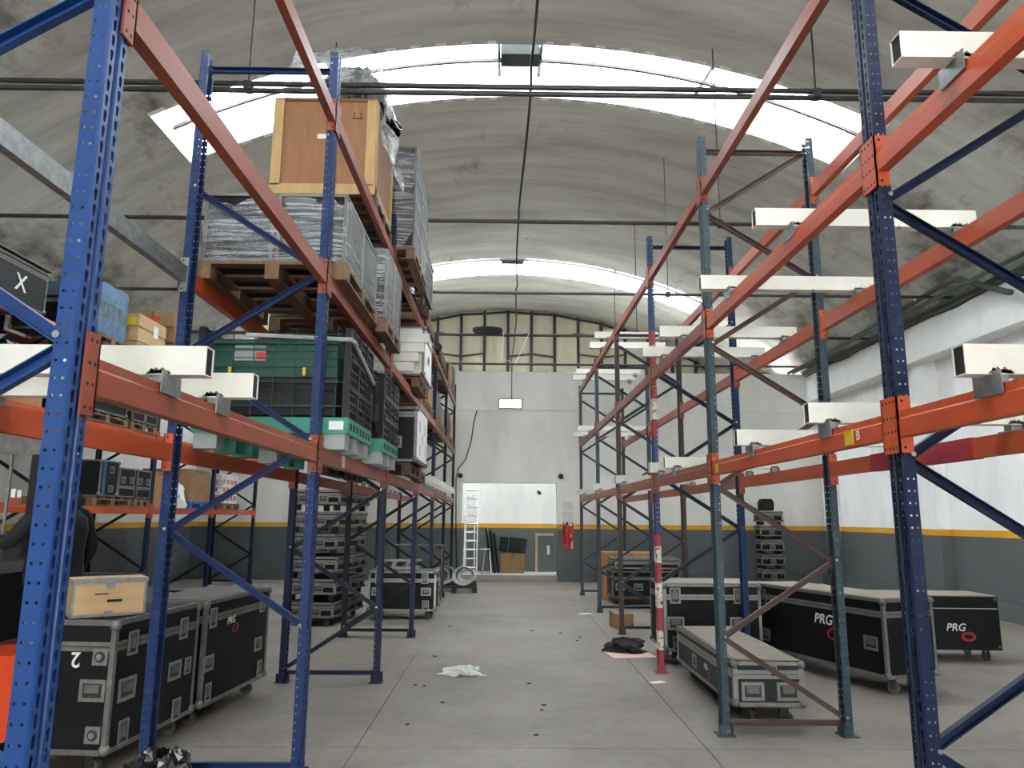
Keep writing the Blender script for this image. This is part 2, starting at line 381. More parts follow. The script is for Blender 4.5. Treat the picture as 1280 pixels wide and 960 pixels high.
# ---- tie rods with hangers
for y, lab in ((3.25, 'double steel tie rod over the aisle, level with the first post of the loaded rack'), (6.43, 'double steel tie rod passing in front of the plywood crate and its wrapped bundle'),
               (9.59, 'dark tie rod passing just beyond the wrapped tower of grey cases'), (12.86, 'dark tie rod seen against the second rooflight'),
               (16.0, 'dark tie rod carrying the coil of black cable'), (19.15, 'last dark tie rod, close to the end wall under the gable')):
    t = thing('tie_rod', lab, 'tie rod', (XC, y, 5.6), 0, 'tie rods across the vault')
    for dz in ((-.035, .035) if y in (6.43, 3.25) else (0,)):
        mb = MB(); mb.tube([(x, 0, dz) for x in (-8.1, 0, 8.1)], .026 if y == 6.43 else .03, 8); mb.build('rod', 'steel_dark', t)
    for x in (-2.65, 2.75):
        mb = MB(); mb.tube([(x, 0, 0), (x, 0, vz(XC+x)-5.6)], .009, 5); mb.build('hanger', 'steel_dark', t)
        bx('clamp', (x, 0, 0), (.07, .09, .09), 'steel_black', t)
# central cable lying over the rods
pts = []
rods = [3.25, 6.43, 9.59, 12.86, 16.0, 19.15]
for i in range(len(rods)-1):
    for k in range(8):
        u = k/8; pts.append((.2+.03*math.sin(i*2+u*3), rods[i]+(rods[i+1]-rods[i])*u, 5.645-.10*math.sin(PI*u)*(1+.3*(i % 2))))
pts += [(.2, 19.15, 5.645), (.2, 19.44, 5.3), (.2, 19.47, 4.72)]
tag(MB().tube(pts, .013, 6).build('power_cable', 'cable', smooth=True), 'black power cable running along the vault crown over the tie rods to the lamp', 'cable')
mb = MB()
for k in range(9):
    a = k*.7; mb.tube([(-.38+.30*math.cos(t)+.03*math.sin(a), 15.98+.05*math.sin(a*2), 5.70+.045*math.sin(t)+.03*math.sin(a*3)) for t in [2*PI*i/14 for i in range(15)]], .018, 5)
tag(mb.build('cable_coil', 'cable', smooth=True), 'coil of black cable tied onto a tie rod near the gable', 'cable')
tag(MB().tube([(.55, 15.95, 5.66), (.25, 15.93, 4.95), (-.05, 15.95, 5.05), (-.02, 15.95, 5.66)], .008, 5).build('rope', 'white_paint'), 'thin white rope looped under a tie rod', 'rope')
# pipes along the right springing
for n, (x, zz, r) in enumerate(((8.06, 5.46, .05), (7.78, 5.50, .05), (7.64, 5.49, .04), (7.975, 5.50, .022))):
    pts = [(x, 10.9+.3*n, zz), (x, YB-.1, zz)]
    if n == 1: pts = [(7.88, 11.0, 5.12), (7.87, 11.1, 5.16), (7.82, 12.15, 5.72), (7.80, 12.5, 5.76), (x, 14, 5.66), (x, YB-.1, zz)]
    else: pts = [(x, -2, zz), (x, YB-.1, zz)]
    lab = ('fat dark green pipe just above the white wall beam', 'dark green pipe bending down onto the white wall beam', 'thin dark green pipe highest in the run above the wall beam', 'thinnest dark pipe tucked between the vault and the wall beam')[n]
    tag(MB().tube(pts, r, 10).build('pipe', 'pipe_green', smooth=True), lab, 'pipe', 'pipes along the wall beam')
pts = [(7.925, 9.4+.6*i, 5.40-.10*abs(math.sin(i*.9))) for i in range(17)]
tag(MB().tube(pts, .014, 6).build('loose_cable', 'cable', smooth=True), 'loose black cable sagging along the white wall beam', 'cable')
# wall lamp, cameras, surface cable, extinguisher
t = thing('wall_lamp', 'lit rectangular floodlight mounted on the white end wall', 'lamp', (.17, YB-.03, 4.58))
MB().bb((-.31, -.10, -.12), (.31, 0, .13)).build('housing', 'steel_dark', t); MB().bb((-.28, -.115, -.10), (.28, -.10, .10)).build('lamp_glass', 'lamp_glow', t)
for x, lab in ((-1.13, 'small black ball camera on the wall above the ladder'), (1.50, 'small black ball camera on the wall above the red extinguisher')):
    t = thing('security_camera', lab, 'camera', (x, YB, 2.68))
    MB().tube([(0, 0, .0), (0, -.06, 0)], .05, 10).build('mount', 'white_print', t)
    mb = MB(); mb.tube([(0, -.06+.0, 0), (0, -.09, 0), (0, -.14, 0), (0, -.17, 0)], [.045, .07, .06, .02], 10); mb.build('camera_ball', 'rubber', t, smooth=True)
t = thing('security_camera', 'small dark camera on the white wall inside the recess', 'camera', (.98, 20.9, 2.32))
MB().tube([(0, 0, 0), (0, -.05, 0)], .04, 8).build('mount', 'steel_dark', t); MB().obar((0, -.05, 0), (.04, -.2, -.05), .06, .06).build('camera_body', 'rubber', t)
tag(MB().tube([(-.72, YB-.05, 4.40), (-.80, YB-.03, 4.1), (-.86, YB-.03, 3.6), (-1.0, YB-.03, 3.1), (-1.2, YB-.03, 2.85), (-1.24, YB-.03, 2.6), (-1.22, YB-.03, 1.5), (-1.18, YB-.03, .3)], .014, 6).build('wall_cable', 'cable', smooth=True), 'grey black cable hanging down the end wall past the recess corner', 'cable')
t = thing('extinguisher_board', 'red and white fire extinguisher board on the end wall', 'sign', (1.69, YB, .82))
bx('board', (0, -.012, .47), (.27, .024, .94), 'red', t); bx('placard', (0, -.03, .80), (.27, .012, .27), 'white_print', t); bx('notice', (0, -.012, 1.10), (.26, .012, .22), 'paper', t)
for zz, x, w, h in ((.62, 0, .2, .07), (.34, .06, .06, .07), (.22, .03, .05, .06), (.1, .10, .03, .18)): bx('marking', (x, -.028, zz), (w, .006, h), 'white_print', t)
t = thing('fire_extinguisher', 'red fire extinguisher hanging on its red board', 'extinguisher', (1.66, YB-.13, .98))
mb = MB(); mb.tube([(0, 0, -.02), (0, 0, 0), (0, 0, .38), (0, 0, .44), (0, 0, .46)], [.06, .08, .08, .05, .03], 14); mb.build('cylinder', 'red', t, smooth=True)
MB().bb((-.02, -.05, .46), (.02, .09, .52)).build('valve', 'steel_black', t); MB().tube([(0, -.04, .5), (-.09, -.03, .42), (-.1, -.02, .15)], .012, 6).build('hose', 'rubber', t)
# ================================================================ PALLET RACKS
def hole_cell(mb, o, u, v, n, w0, w1, h0, h1, hole):
    """one perforated cell: rectangle w0..w1 x h0..h1 in the (u,v) plane at o, with a hole polygon (list of (w,h), 8 points ccw from lower-left)"""
    wm, hm = (w0+w1)/2, (h0+h1)/2
    outer = [(w0, h0), (wm, h0), (w1, h0), (w1, hm), (w1, h1), (wm, h1), (w0, h1), (w0, hm)]
    P = lambda q, d=0: o+u*q[0]+v*q[1]-n*d
    vs = [P(q) for q in outer]+[P(q) for q in hole]
    mb.add(vs, [(k, (k+1) % 8, 8+(k+1) % 8, 8+k) for k in range(8)])
def teardrop(cx, cz):
    return [(cx-.0045, cz-.017), (cx, cz-.019), (cx+.0045, cz-.017), (cx+.0078, cz+.004), (cx+.0078, cz+.013), (cx, cz+.019), (cx-.0078, cz+.013), (cx-.0078, cz+.004)]
def dot(cx, cz, r=.0048):
    return [(cx+r*math.cos(a), cz+r*math.sin(a)) for a in [math.radians(d) for d in (225, 270, 315, 0, 45, 90, 135, 180)]]
PH = 4.86
def post_mesh(detail, height=PH):
    mb = MB(); D, Wd = .028, .056      # half depth, half width
    X, Y, Z = Vector((1, 0, 0)), Vector((0, 1, 0)), Vector((0, 0, 1))
    rows = int(height/.05)
    def quad(a, b): # vertical strip between two plan points
        mb.add([(a[0], a[1], 0), (b[0], b[1], 0), (b[0], b[1], height), (a[0], a[1], height)], [(0, 1, 2, 3)])
    # groove in the middle of the front face, rounded corners, back lips
    quad((D, -.012), (D-.012, -.007)); quad((D-.012, -.007), (D-.012, .007)); quad((D-.012, .007), (D, .012))
    for s in (-1, 1):
        quad((D, s*(Wd-.006)), (D-.006, s*Wd)); quad((-D, s*Wd), (-D, s*(Wd-.02)))
        if not detail:
            quad((D, s*.012), (D, s*(Wd-.006))); quad((D-.006, s*Wd), (-D, s*Wd)); continue
        for r in range(rows):
            z0 = r*.05; z1 = z0+.05
            off = 0 if s < 0 else 0
            hole_cell(mb, X*D, Y, Z, X, s*.012 if s > 0 else -(Wd-.006), (Wd-.006) if s > 0 else -.012, z0, z1, teardrop(s*.031, z0+.025+off))
            for xa, xb, dz in ((-D, -.003, .0), (-.003, D-.006, .0)):
                hole_cell(mb, Y*(s*Wd), X, Z, Y*s, xa, xb, z0, z1, dot((xa+xb)/2, z0+.022+dz*.6))
        zt = rows*.05
        if height-zt > .001:
            for a, c in (((D, s*.012), (D, s*(Wd-.006))), ((D-.006, s*Wd), (-D, s*Wd))):
                mb.add([(a[0], a[1], zt), (c[0], c[1], zt), (c[0], c[1], height), (a[0], a[1], height)], [(0, 1, 2, 3)])
    return mb.mesh('post')
POST_D = post_mesh(True); POST_S = post_mesh(False); POST_LOW = post_mesh(False, 4.45); POST_TALL = post_mesh(False, 6.1)
FOOT = MB().bb((-.065, -.075, 0), (.065, .075, .006)).bb((-.046, -.064, .006), (-.038, .064, .10)).bb((-.046, .058, .006), (.05, .064, .09)).mesh('foot_plate')
BOLT = MB().tube([(0, 0, 0), (0, -.012, 0)], .011, 8).mesh('bolt')
def channel(mb, p, q, w=.040, d=.028, t=.004):
    """open steel channel between two points in an X-Z plane; open side faces -Y"""
    p, q = Vector(p), Vector(q); tt = (q-p).normalized(); n = Vector((0, 1, 0)); s = tt.cross(n)
    mb.obar(p+n*(d/2), q+n*(d/2), w, t, n)
    for k in (-1, 1): mb.obar(p+s*(k*(w/2-t/2)), q+s*(k*(w/2-t/2)), t, d, n)
def beam_mesh(L):
    prof = [(-.025, -.055), (.025, -.055), (.025, .018), (.019, .026), (.019, .055), (-.025, .055)]
    return MB().prism(prof, 1, -L/2, L/2).mesh('beam')
def conn_mesh():
    mb = MB(); mb.bb((-.03, -.004, -.12), (.030, .004, .12)); mb.bb((.0225, -.066, -.12), (.030, .004, .12))
    return mb.mesh('connector')
CONN = conn_mesh()
def slot_mesh():
    mb = MB()
    for z in (-.098, -.03, .03, .098):
        for y in (-.018, -.046): mb.tube([(.0300, y, z), (.0304, y, z)], .0065, 8)
    for z in (-.098, .098): mb.tube([(.006, -.0041, z), (.006, -.0045, z)], .007, 8); mb.tube([(.006, .0041, z), (.006, .0045, z)], .007, 8)
    return mb.mesh('slot')
SLOT = slot_mesh()
def rack(label, Ys, xf, xr, face, frames, levels, beamspec, low=False, detail_to=3):
    """face=+1: aisle face looks to +X. frames[i]=(front mat, rear mat, brace mat, zigzag offset)"""
    t = thing('pallet_rack', label, 'pallet rack', (xf, Ys[0], 0))
    def L(x, y, z): return (x-xf, y-Ys[0], z)
    for i, y in enumerate(Ys):
        mf, mr, mbr, off = frames[i]
        H = 4.45 if low or (face < 0 and i >= 4) else PH
        me = POST_LOW if H < 4.5 else (POST_D if i < detail_to else POST_S)
        if face > 0 and not low and i == 3: H = 6.1; me = POST_TALL
        for x, m, r in ((xf, mf, 0 if face > 0 else PI), (xr, mr, PI if face > 0 else 0)):
            p = ob('post', me, m, t, L(x, y, 0), (0, 0, r)); ob('foot_plate', FOOT, m, p)
        a, c = xf-face*.036, xr+face*.036
        nodes = []; zz = .14+off; k = 0
        while zz < (H-.05 if off == 0 else 3.9): nodes.append((c if k % 2 == 0 else a, zz)); zz += .578; k += 1
        if off > 0: nodes = nodes[1:]
        for z0 in ((.14,) if off == 0 else (.16,)) + (H-.12,):
            mb = MB(); channel(mb, (a-xf, 0, 0), (c-xf, 0, 0), .04); mb.build('brace', mbr, t, (0, y-Ys[0], z0-.05 if z0 < 1 else z0))
        for (xa, za), (xb, zb) in zip(nodes, nodes[1:]):
            mb = MB(); channel(mb, (xa-xf, 0, za), (xb-xf, 0, zb-.03)); mb.build('brace', mbr, t, (0, y-Ys[0], 0))
        if i < detail_to and not low:
            for (xa, za) in nodes:
                xx = xa+face*.03 if abs(xa-a) < 1e-6 else xa-face*.03
                ob('bolt', BOLT, 'chrome', t, L(xx-face*.012 if abs(xa-a) < 1e-6 else xx+face*.012, y-.056, za))
    for i in range(len(Ys)-1):
        Lb = Ys[i+1]-Ys[i]-.116
        for li, h in enumerate(levels):
            for side in (0, 1):
                m = beamspec(i, li, side)
                if not m: continue
                f = face if side == 0 else -face; x = xf if side == 0 else xr
                me = cached(('beam', round(Lb, 3)), lambda: beam_mesh(Lb))
                bo = ob('beam', me, m, t, L(x+f*.008, (Ys[i]+Ys[i+1])/2, h), (0, 0, 0 if f > 0 else PI))
                for s in (-1, 1):
                    # connector plate hugs the post: its wing lies on the aisle face, outside the beam end
                    co = ob('connector', CONN, m, bo, (0, s*(Lb/2-.004), 0)); co.scale = (1, -s, 1)
                    if i < 3: so = ob('slot', SLOT, 'dark_hollow', bo, (0, s*(Lb/2-.004), 0)); so.scale = (1, -s, 1)
    return t
LV = (2.0, 3.19, 4.37)
YR = [.35, 3.13, 5.95, 8.25, 10.87, 13.31, 16.18]
YL = [2.08, 4.84, 7.69, 10.49, 13.04, 15.59, 18.2]
XRF, XRR, XLF, XLR = 1.69, 2.62, -1.23, -2.15
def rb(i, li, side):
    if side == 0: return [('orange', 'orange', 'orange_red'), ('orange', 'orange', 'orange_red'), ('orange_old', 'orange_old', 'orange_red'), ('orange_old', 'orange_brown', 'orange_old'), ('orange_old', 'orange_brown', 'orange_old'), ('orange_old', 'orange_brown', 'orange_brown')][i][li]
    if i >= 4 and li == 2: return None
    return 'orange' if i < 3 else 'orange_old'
rR = rack('empty blue and orange pallet rack with white cross bars and a red-and-white banded post', YR, XRF, XRR, -1,
     [('navy', 'navy', 'navy', 0), ('navy', 'navy', 'navy', 0), ('greenblue', 'greenblue', 'rust_brace', 0), ('post_banded', 'blue_mid', 'navy', .22), ('brown', 'brown', 'slate', 0), ('slate', 'slate', 'slate', 0), ('post_grey', 'post_grey', 'post_grey', 0)],
     LV, rb, detail_to=5)
bo = bx('splice_sleeve', (XRR-XRF+.008, 4.65-YR[0], 2.0), (.064, 1.15, .118), 'crimson', rR)
bx('beam_label', (-.034, 3.52-YR[0], 1.99), (.004, .085, .07), 'yellow', rR); bx('beam_label', (-.034, 5.75-YR[0], 1.99), (.004, .07, .06), 'yellow', rR)
ob('lettering', TXT['B'], 'white_print', rR, (-.0345, 3.43-YR[0], 1.99), (PI/2, 0, -PI/2)).scale = (.7,)*3
def lb(i, li, side):
    if side == 1 and i == 0 and li == 1: return 'galv'
    if side == 1 and i == 0 and li == 2: return None
    if side == 1: return 'orange' if i < 2 else 'orange_red'
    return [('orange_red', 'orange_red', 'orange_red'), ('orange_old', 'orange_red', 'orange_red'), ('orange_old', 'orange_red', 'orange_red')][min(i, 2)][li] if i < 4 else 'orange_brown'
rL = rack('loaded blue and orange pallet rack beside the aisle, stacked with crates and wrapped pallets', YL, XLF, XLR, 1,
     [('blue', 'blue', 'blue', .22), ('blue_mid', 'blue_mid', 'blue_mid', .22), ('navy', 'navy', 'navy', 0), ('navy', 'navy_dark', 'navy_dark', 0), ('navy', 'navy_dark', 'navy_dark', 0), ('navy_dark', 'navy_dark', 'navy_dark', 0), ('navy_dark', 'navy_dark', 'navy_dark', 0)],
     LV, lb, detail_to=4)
bx('barcode_label', (.036, 5.55-YL[0], 2.0), (.004, .09, .085), 'white_print', rL)
Y2 = [7.2, 9.95, 12.8, 15.5, 18.15]; LV2 = (1.675, 2.90, 4.06)
r2 = rack('far pallet rack full of cases and boxes, standing along the side wall', Y2, -6.0, -6.95, 1,
     [('navy', 'navy_dark', 'navy_dark', 0)]*5, LV2, lambda i, li, side: 'orange' if side == 0 else 'orange_red', low=True, detail_to=0)
# ---- white support bars laid across the beams, each with its clips
def support_bar(Y, h, x0, x1, label, group, xf, xr, ang=0):
    t = thing('support_bar', label, 'support bar', ((x0+x1)/2, Y, h+.055), 0, group)
    L = x1-x0
    def tube_me():
        mb = MB(); w, hh, th = .07, .105, .004
        mb.bb((-L/2, -w/2, .035), (L/2, w/2, .035+th)); mb.bb((-L/2, -w/2, .035+hh-th), (L/2, w/2, .035+hh))
        mb.bb((-L/2, -w/2, .035+th), (L/2, -w/2+th, .035+hh-th)); mb.bb((-L/2, w/2-th, .035+th), (L/2, w/2, .035+hh-th)); return mb.mesh('tube')
    ob('tube', cached(('tube', round(L, 3)), tube_me), 'white_tube', t)
    bx('tube_shade', (0, 0, .0875), (L-.01, .060, .095), 'dark_hollow', t)  # solid dark block: bare steel inside plus the shade of the hollow
    def burn():
        mb = MB(); q = random.Random(3); n = 40; mb.v = [(0, 0, .01)]+[((.026+.022*q.random())*math.cos(2*PI*k/n)*1.1, 0, .006+(.012+.016*q.random())*abs(math.sin(2*PI*k/n))) for k in range(n)]
        mb.f = [(0, 1+k, 1+(k+1) % n) for k in range(n)]; return mb.mesh('weld_burn')
    def clip():
        mb = MB(); mb.bb((-.03, -.075, 0), (.03, .075, .006)); mb.bb((.0275, -.075, -.034), (.033, .075, .045)); mb.bb((-.026, -.03, .006), (.026, .03, .035)); return mb.mesh('clip')
    for x, s in ((xf, 1 if xf > (x0+x1)/2 else -1), (xr, 1 if xr > (x0+x1)/2 else -1)):
        if x0 < x < x1: ob('clip', cached('clip', clip), 'galv', t, (x-(x0+x1)/2+s*.008, 0, 0), (0, 0, 0 if s > 0 else PI)); ob('weld_burn', cached('burn', burn), 'tube_rust', t, (x-(x0+x1)/2+s*.008, -.0356, .03))
    return t
BAY = ('before the navy post', 'between the navy and green-blue posts', 'between the green-blue and banded posts', 'between the banded and brown posts', 'between the brown and slate posts', 'between the last two posts')
def sb(Y, lv): return 'white support bar on %s beams, empty rack, %s' % (lv, BAY[max(i for i in range(6) if YR[i] < Y)])
for Y in (2.47, 3.77, 4.95, 7.2, 7.95, 10.35, 10.6, 12.9, 13.1, 15.4, 15.8): support_bar(Y, LV[0], 1.56, 2.66, sb(Y, 'lowest'), 'white bars on the lowest level of the empty rack', XRF, XRR)
for Y in (2.48, 4.07, 5.28, 6.75, 7.6, 14.4, 15.3): support_bar(Y, LV[1], 1.45, 2.74, sb(Y, 'middle'), 'white bars on the middle level of the empty rack', XRF, XRR)
for Y in (11.6, 12.3, 14.6, 15.3): support_bar(Y, LV[2], 1.45, 2.74, sb(Y, 'top'), 'white bars on the top level of the empty rack', XRF, XRR)
for Y in (2.62, 3.12): support_bar(Y, LV[0], -2.32, -1.06, 'white steel support bar across the loaded rack, low in its empty bay', 'white bars in the first bay of the loaded rack', XLF, XLR)
for k in range(8): support_bar(10.95+.62*k+(.3 if k > 3 else 0), LV[0], -2.3, -1.0, 'white steel support bar across the lowest beams of the loaded rack, towards the end wall', 'white bars towards the end of the loaded rack', XLF, XLR)
# ================================================================ FLIGHT CASES AND LOADS
def handle_meshes():
    fr = MB(); w, h, b_ = .17, .13, .022
    for a, c in (((-w/2, -h/2), (w/2, -h/2+b_)), ((-w/2, h/2-b_), (w/2, h/2)), ((-w/2, -h/2+b_), (-w/2+b_, h/2-b_)), ((w/2-b_, -h/2+b_), (w/2, h/2-b_))):
        fr.bb((a[0], -.007, a[1]), (c[0], 0, c[1]))
    dish = MB().bb((-w/2+b_, -.002, -h/2+b_), (w/2-b_, 0, h/2-b_))
    grip = MB().bb((-.045, -.016, -.012), (.045, -.004, .03)).bb((-.05, -.012, .028), (.05, -.002, .036))
    return fr.mesh('handle'), dish.mesh('dish'), grip.mesh('grip')
H_FR, H_DISH, H_GRIP = handle_meshes()
def latch_mesh():
    mb = MB(); w, h, b_ = .105, .15, .014
    for a, c in (((-w/2, -h/2), (w/2, -h/2+b_)), ((-w/2, h/2-b_), (w/2, h/2)), ((-w/2, -h/2+b_), (-w/2+b_, h/2-b_)), ((w/2-b_, -h/2+b_), (w/2, h/2-b_))):
        mb.bb((a[0], -.009, a[1]), (c[0], 0, c[1]))
    return mb.mesh('latch'), MB().bb((-.03, -.011, -.035), (.03, -.002, .03)).bb((-.008, -.02, -.03), (.008, -.011, .03)).bb((-.018, -.008, .03), (.018, -.002, .055)).mesh('latch_key'), MB().bb((-.04, -.003, -.062), (.04, 0, .062)).mesh('latch_dish')
L_FR, L_KEY, L_DISH = latch_mesh()
def ball_mesh():
    mb = MB(); mb.tube([(0, 0, -.034), (0, 0, -.026), (0, 0, -.012), (0, 0, .012), (0, 0, .026), (0, 0, .034)], [.008, .024, .034, .034, .024, .008], 10); return mb.mesh('ball_corner', True)
BALL = ball_mesh()
RECESS = MB().bb((-.05, -.004, -.05), (.05, 0, .05)).mesh('lock_plate'); LOCK_D = MB().tube([(0, -.004, 0), (0, -.0055, 0)], .034, 12).mesh('lock_dish'); LOCK_K = MB().tube([(0, -.004, 0), (0, -.016, 0)], .02, 10).mesh('lock_knob')
def caster_meshes():
    fk = MB().bb((-.05, -.045, .125), (.05, .045, .14)).bb((-.032, -.03, .045), (.03, -.025, .125)).bb((-.032, .025, .045), (.03, .03, .125))
    wh = MB().tube([(.012, -.02, .05), (.012, .02, .05)], .05, 14)
    return fk.mesh('caster'), wh.mesh('wheel')
C_FK, C_WH = caster_meshes()
def on_face(face, dims, u, v, base):
    l, w, h = dims
    return {'F': ((u, -w/2, base+v), 0), 'B': ((-u, w/2, base+v), PI), 'L': ((-l/2, -u, base+v), -PI/2), 'R': ((l/2, u, base+v), PI/2)}[face]
def flight_case(label, dims, loc, rz=0, base=.14, lid=.78, handles=(), latches=(), locks=(), body='case_black', edge='alu_dull', e=.032, balls=True, top=None, casters=True, group=None, marks=(), name='flight_case', band=True, lids_low=None):
    """dims = length x, depth y, height; loc = centre on the floor or shelf"""
    l, w, h = dims; t = thing(name, label, 'flight case', loc, rz, group)
    bx('body', (0, 0, base+h/2), (l-.012, w-.012, h-.012), body, t)
    def edging():
        mb = MB()
        for sx in (-1, 1):
            for sy in (-1, 1):
                mb.bb((sx*l/2, sy*w/2, 0), (sx*(l/2-e), sy*(w/2-.006), h)); mb.bb((sx*l/2, sy*(w/2-.006), 0), (sx*(l/2-.006), sy*(w/2-e), h))
        for z0, z1, d in ((0, e, 0), (h-e, h, 0)) + (((h*lid-e*.9, h*lid-.003, .001), (h*lid+.003, h*lid+e*.9, .001)) if band else ()):
            for s in (-1, 1):
                mb.bb((-l/2-d, s*(w/2+d), z0), (l/2+d, s*(w/2-.006), z1)); mb.bb((s*(l/2+d), -w/2, z0), (s*(l/2-.006), w/2, z1))
        for zz in (0, h-.006):
            for s in (-1, 1):
                mb.bb((-l/2, s*w/2, zz), (l/2, s*(w/2-e), zz+.006)); mb.bb((s*l/2, -w/2, zz), (s*(l/2-e), w/2, zz+.006))
        return mb.mesh('edging')
    ob('edging', cached(('edge', round(l, 3), round(w, 3), round(h, 3), lid, e, band), edging), edge, t, (0, 0, base))
    if top: bx('lid_panel', (0, 0, base+h+.002), (l-2*e, w-2*e, .006), top, t)
    if balls:
        for sx in (-1, 1):
            for sy in (-1, 1):
                for zz in (.03, h-.03): ob('ball_corner', BALL, 'alu_dull', t, (sx*(l/2-.014), sy*(w/2-.014), base+zz))
    for q in handles:
        p, r = on_face(q[0], dims, q[1], q[2], base); hd = ob('handle', H_FR, 'aluminium', t, p, (0, 0, r)); ob('dish', H_DISH, 'steel_dark', hd); ob('grip', H_GRIP, 'alu_dull', hd)
        if len(q) > 3: hd.scale = (q[3],)*3
    for q in latches:
        p, r = on_face(q[0], dims, q[1], q[2], base); hd = ob('latch', L_FR, 'aluminium', t, p, (0, 0, r)); ob('latch_key', L_KEY, 'alu_dull', hd); ob('latch_dish', L_DISH, 'steel_dark', hd)
        if len(q) > 3: hd.scale = (q[3],)*3
    for q in locks:
        p, r = on_face(q[0], dims, q[1], q[2], base); lk = ob('lock_plate', RECESS, 'aluminium', t, p, (0, 0, r)); ob('lock_dish', LOCK_D, 'steel_dark', lk); ob('lock_knob', LOCK_K, 'chrome', lk)
    for face, u, v, kind, sc in marks:
        p, r = on_face(face, dims, u, v, base)
        off = Vector((math.sin(r), -math.cos(r), 0))*.003
        o = ob('lettering', TXT[kind], 'white_print', t, Vector(p)+off, (PI/2, PI if kind == '2' else 0, r)); o.scale = (sc,)*3
        if kind == '2': o.rotation_euler = (Matrix.Rotation(r, 3, 'Z') @ Matrix.Rotation(PI/2, 3, 'X') @ Matrix.Rotation(PI, 3, 'Z')).to_euler()
        if kind == 'PRG':
            mb = MB(); N = 18
            for i in range(N):
                a0, a1 = 2*PI*i/N, 2*PI*(i+1)/N
                P = lambda a, q: (q*.075*math.cos(a), -.002, q*.045*math.sin(a)+(.012*math.cos(a)))
                q0, q1 = (.45+.25*math.sin(a0/2)), (.45+.25*math.sin(a1/2))
                mb.add([P(a0, 1), P(a1, 1), P(a1, q1), P(a0, q0)], [(0, 1, 2, 3)])
            s = mb.build('emblem', 'crimson', t, Vector(p)+off+Matrix.Rotation(r, 3, 'Z') @ Vector((.11*sc, 0, -.085*sc)), (0, 0, r)); s.scale = (sc,)*3
    if casters and base > .1:
        k = base/.14
        for sx in (-1, 1):
            for sy in (-1, 1):
                c = ob('caster', C_FK, 'steel_dark', t, (sx*(l/2-.14), sy*(w/2-.1), 0), (0, 0, .4*sx+.5*sy)); c.scale = (k,)*3; ob('wheel', C_WH, 'wheel_grey', c)
    elif base > .01:
        for sx in (-1, 1):
            for sy in (-1, 1): bx('foot', (sx*(l/2-.08), sy*(w/2-.08), base/2), (.08, .08, base), 'rubber', t)
    return t
def pallet(label, loc, dims=(1.0, .95), rz=0, m='pallet', group=None, h=.13):
    l, w = dims; t = thing('pallet', label, 'pallet', loc, rz, group)
    for i in range(5): bx('deck_board', (0, -w/2+.05+(w-.1)*i/4, h-.011), (l, .1, .022), m, t)
    for x in (-l/2+.05, 0, l/2-.05):
        bx('stringer_board', (x, 0, h-.031), (.1, w, .018), m, t); bx('bottom_board', (x, 0, .009), (.1, w, .018), m, t)
        for y in (-w/2+.06, 0, w/2-.06): bx('block', (x, y, (h-.04+.018)/2), (.1, .12, h-.058), m, t)
    return t
def wrap_hull(dims, base, name='film', m='film', parent=None, amp=.02, seed=1, taper=0, grow=.02, bulge=0):
    """loose hull of stretch film around a load"""
    l, w, h = dims[0]+grow*2, dims[1]+grow*2, dims[2]+grow
    rnd = random.Random(seed); mb = MB(); N = 10; idx = {}
    ph = [rnd.uniform(0, 6) for _ in range(8)]
    def key(x, y, z):
        k = (round(x, 4), round(y, 4), round(z, 4))
        if k in idx: return idx[k]
        r = amp*(math.sin(x*17+ph[0]+z*9)+math.sin(y*19+ph[1]-z*13)+math.sin(z*31+ph[2]+x*5)+rnd.uniform(-1, 1))*.4
        tz = z/h; s = 1-taper*tz*tz
        rr = 1/max(1e-6, (abs(2*x/l)**8+abs(2*y/w)**8+abs(2*(z-h/2)/h)**12)**.0625) if True else 1
        rr = min(1, rr+.02)
        q = Vector((x*s*rr, y*s*rr, max(.0, h/2+(z-h/2)*rr+bulge*math.cos(PI*x/l)*math.cos(PI*y/w)*tz)))
        d = Vector((x/l, y/w, 0)); d = d.normalized() if d.length > 1e-6 else Vector((0, 0, 1))
        q += d*r; q.z = max(.003, q.z+r*.6*tz) if z > 0 else .003
        idx[k] = len(mb.v); mb.v.append(tuple(q)); return idx[k]
    g = lambda L, i: -L/2+L*i/N
    for i in range(N):
        for j in range(N):
            for s in (-1, 1):
                z0, z1 = h*j/N, h*(j+1)/N
                mb.f.append((key(g(l, i), s*w/2, z0), key(g(l, i+1), s*w/2, z0), key(g(l, i+1), s*w/2, z1), key(g(l, i), s*w/2, z1)))
                mb.f.append((key(s*l/2, g(w, i), z0), key(s*l/2, g(w, i+1), z0), key(s*l/2, g(w, i+1), z1), key(s*l/2, g(w, i), z1)))
            mb.f.append((key(g(l, i), g(w, j), h), key(g(l, i+1), g(w, j), h), key(g(l, i+1), g(w, j+1), h), key(g(l, i), g(w, j+1), h)))
    return mb.build(name, m, parent, (0, 0, base), smooth=True)
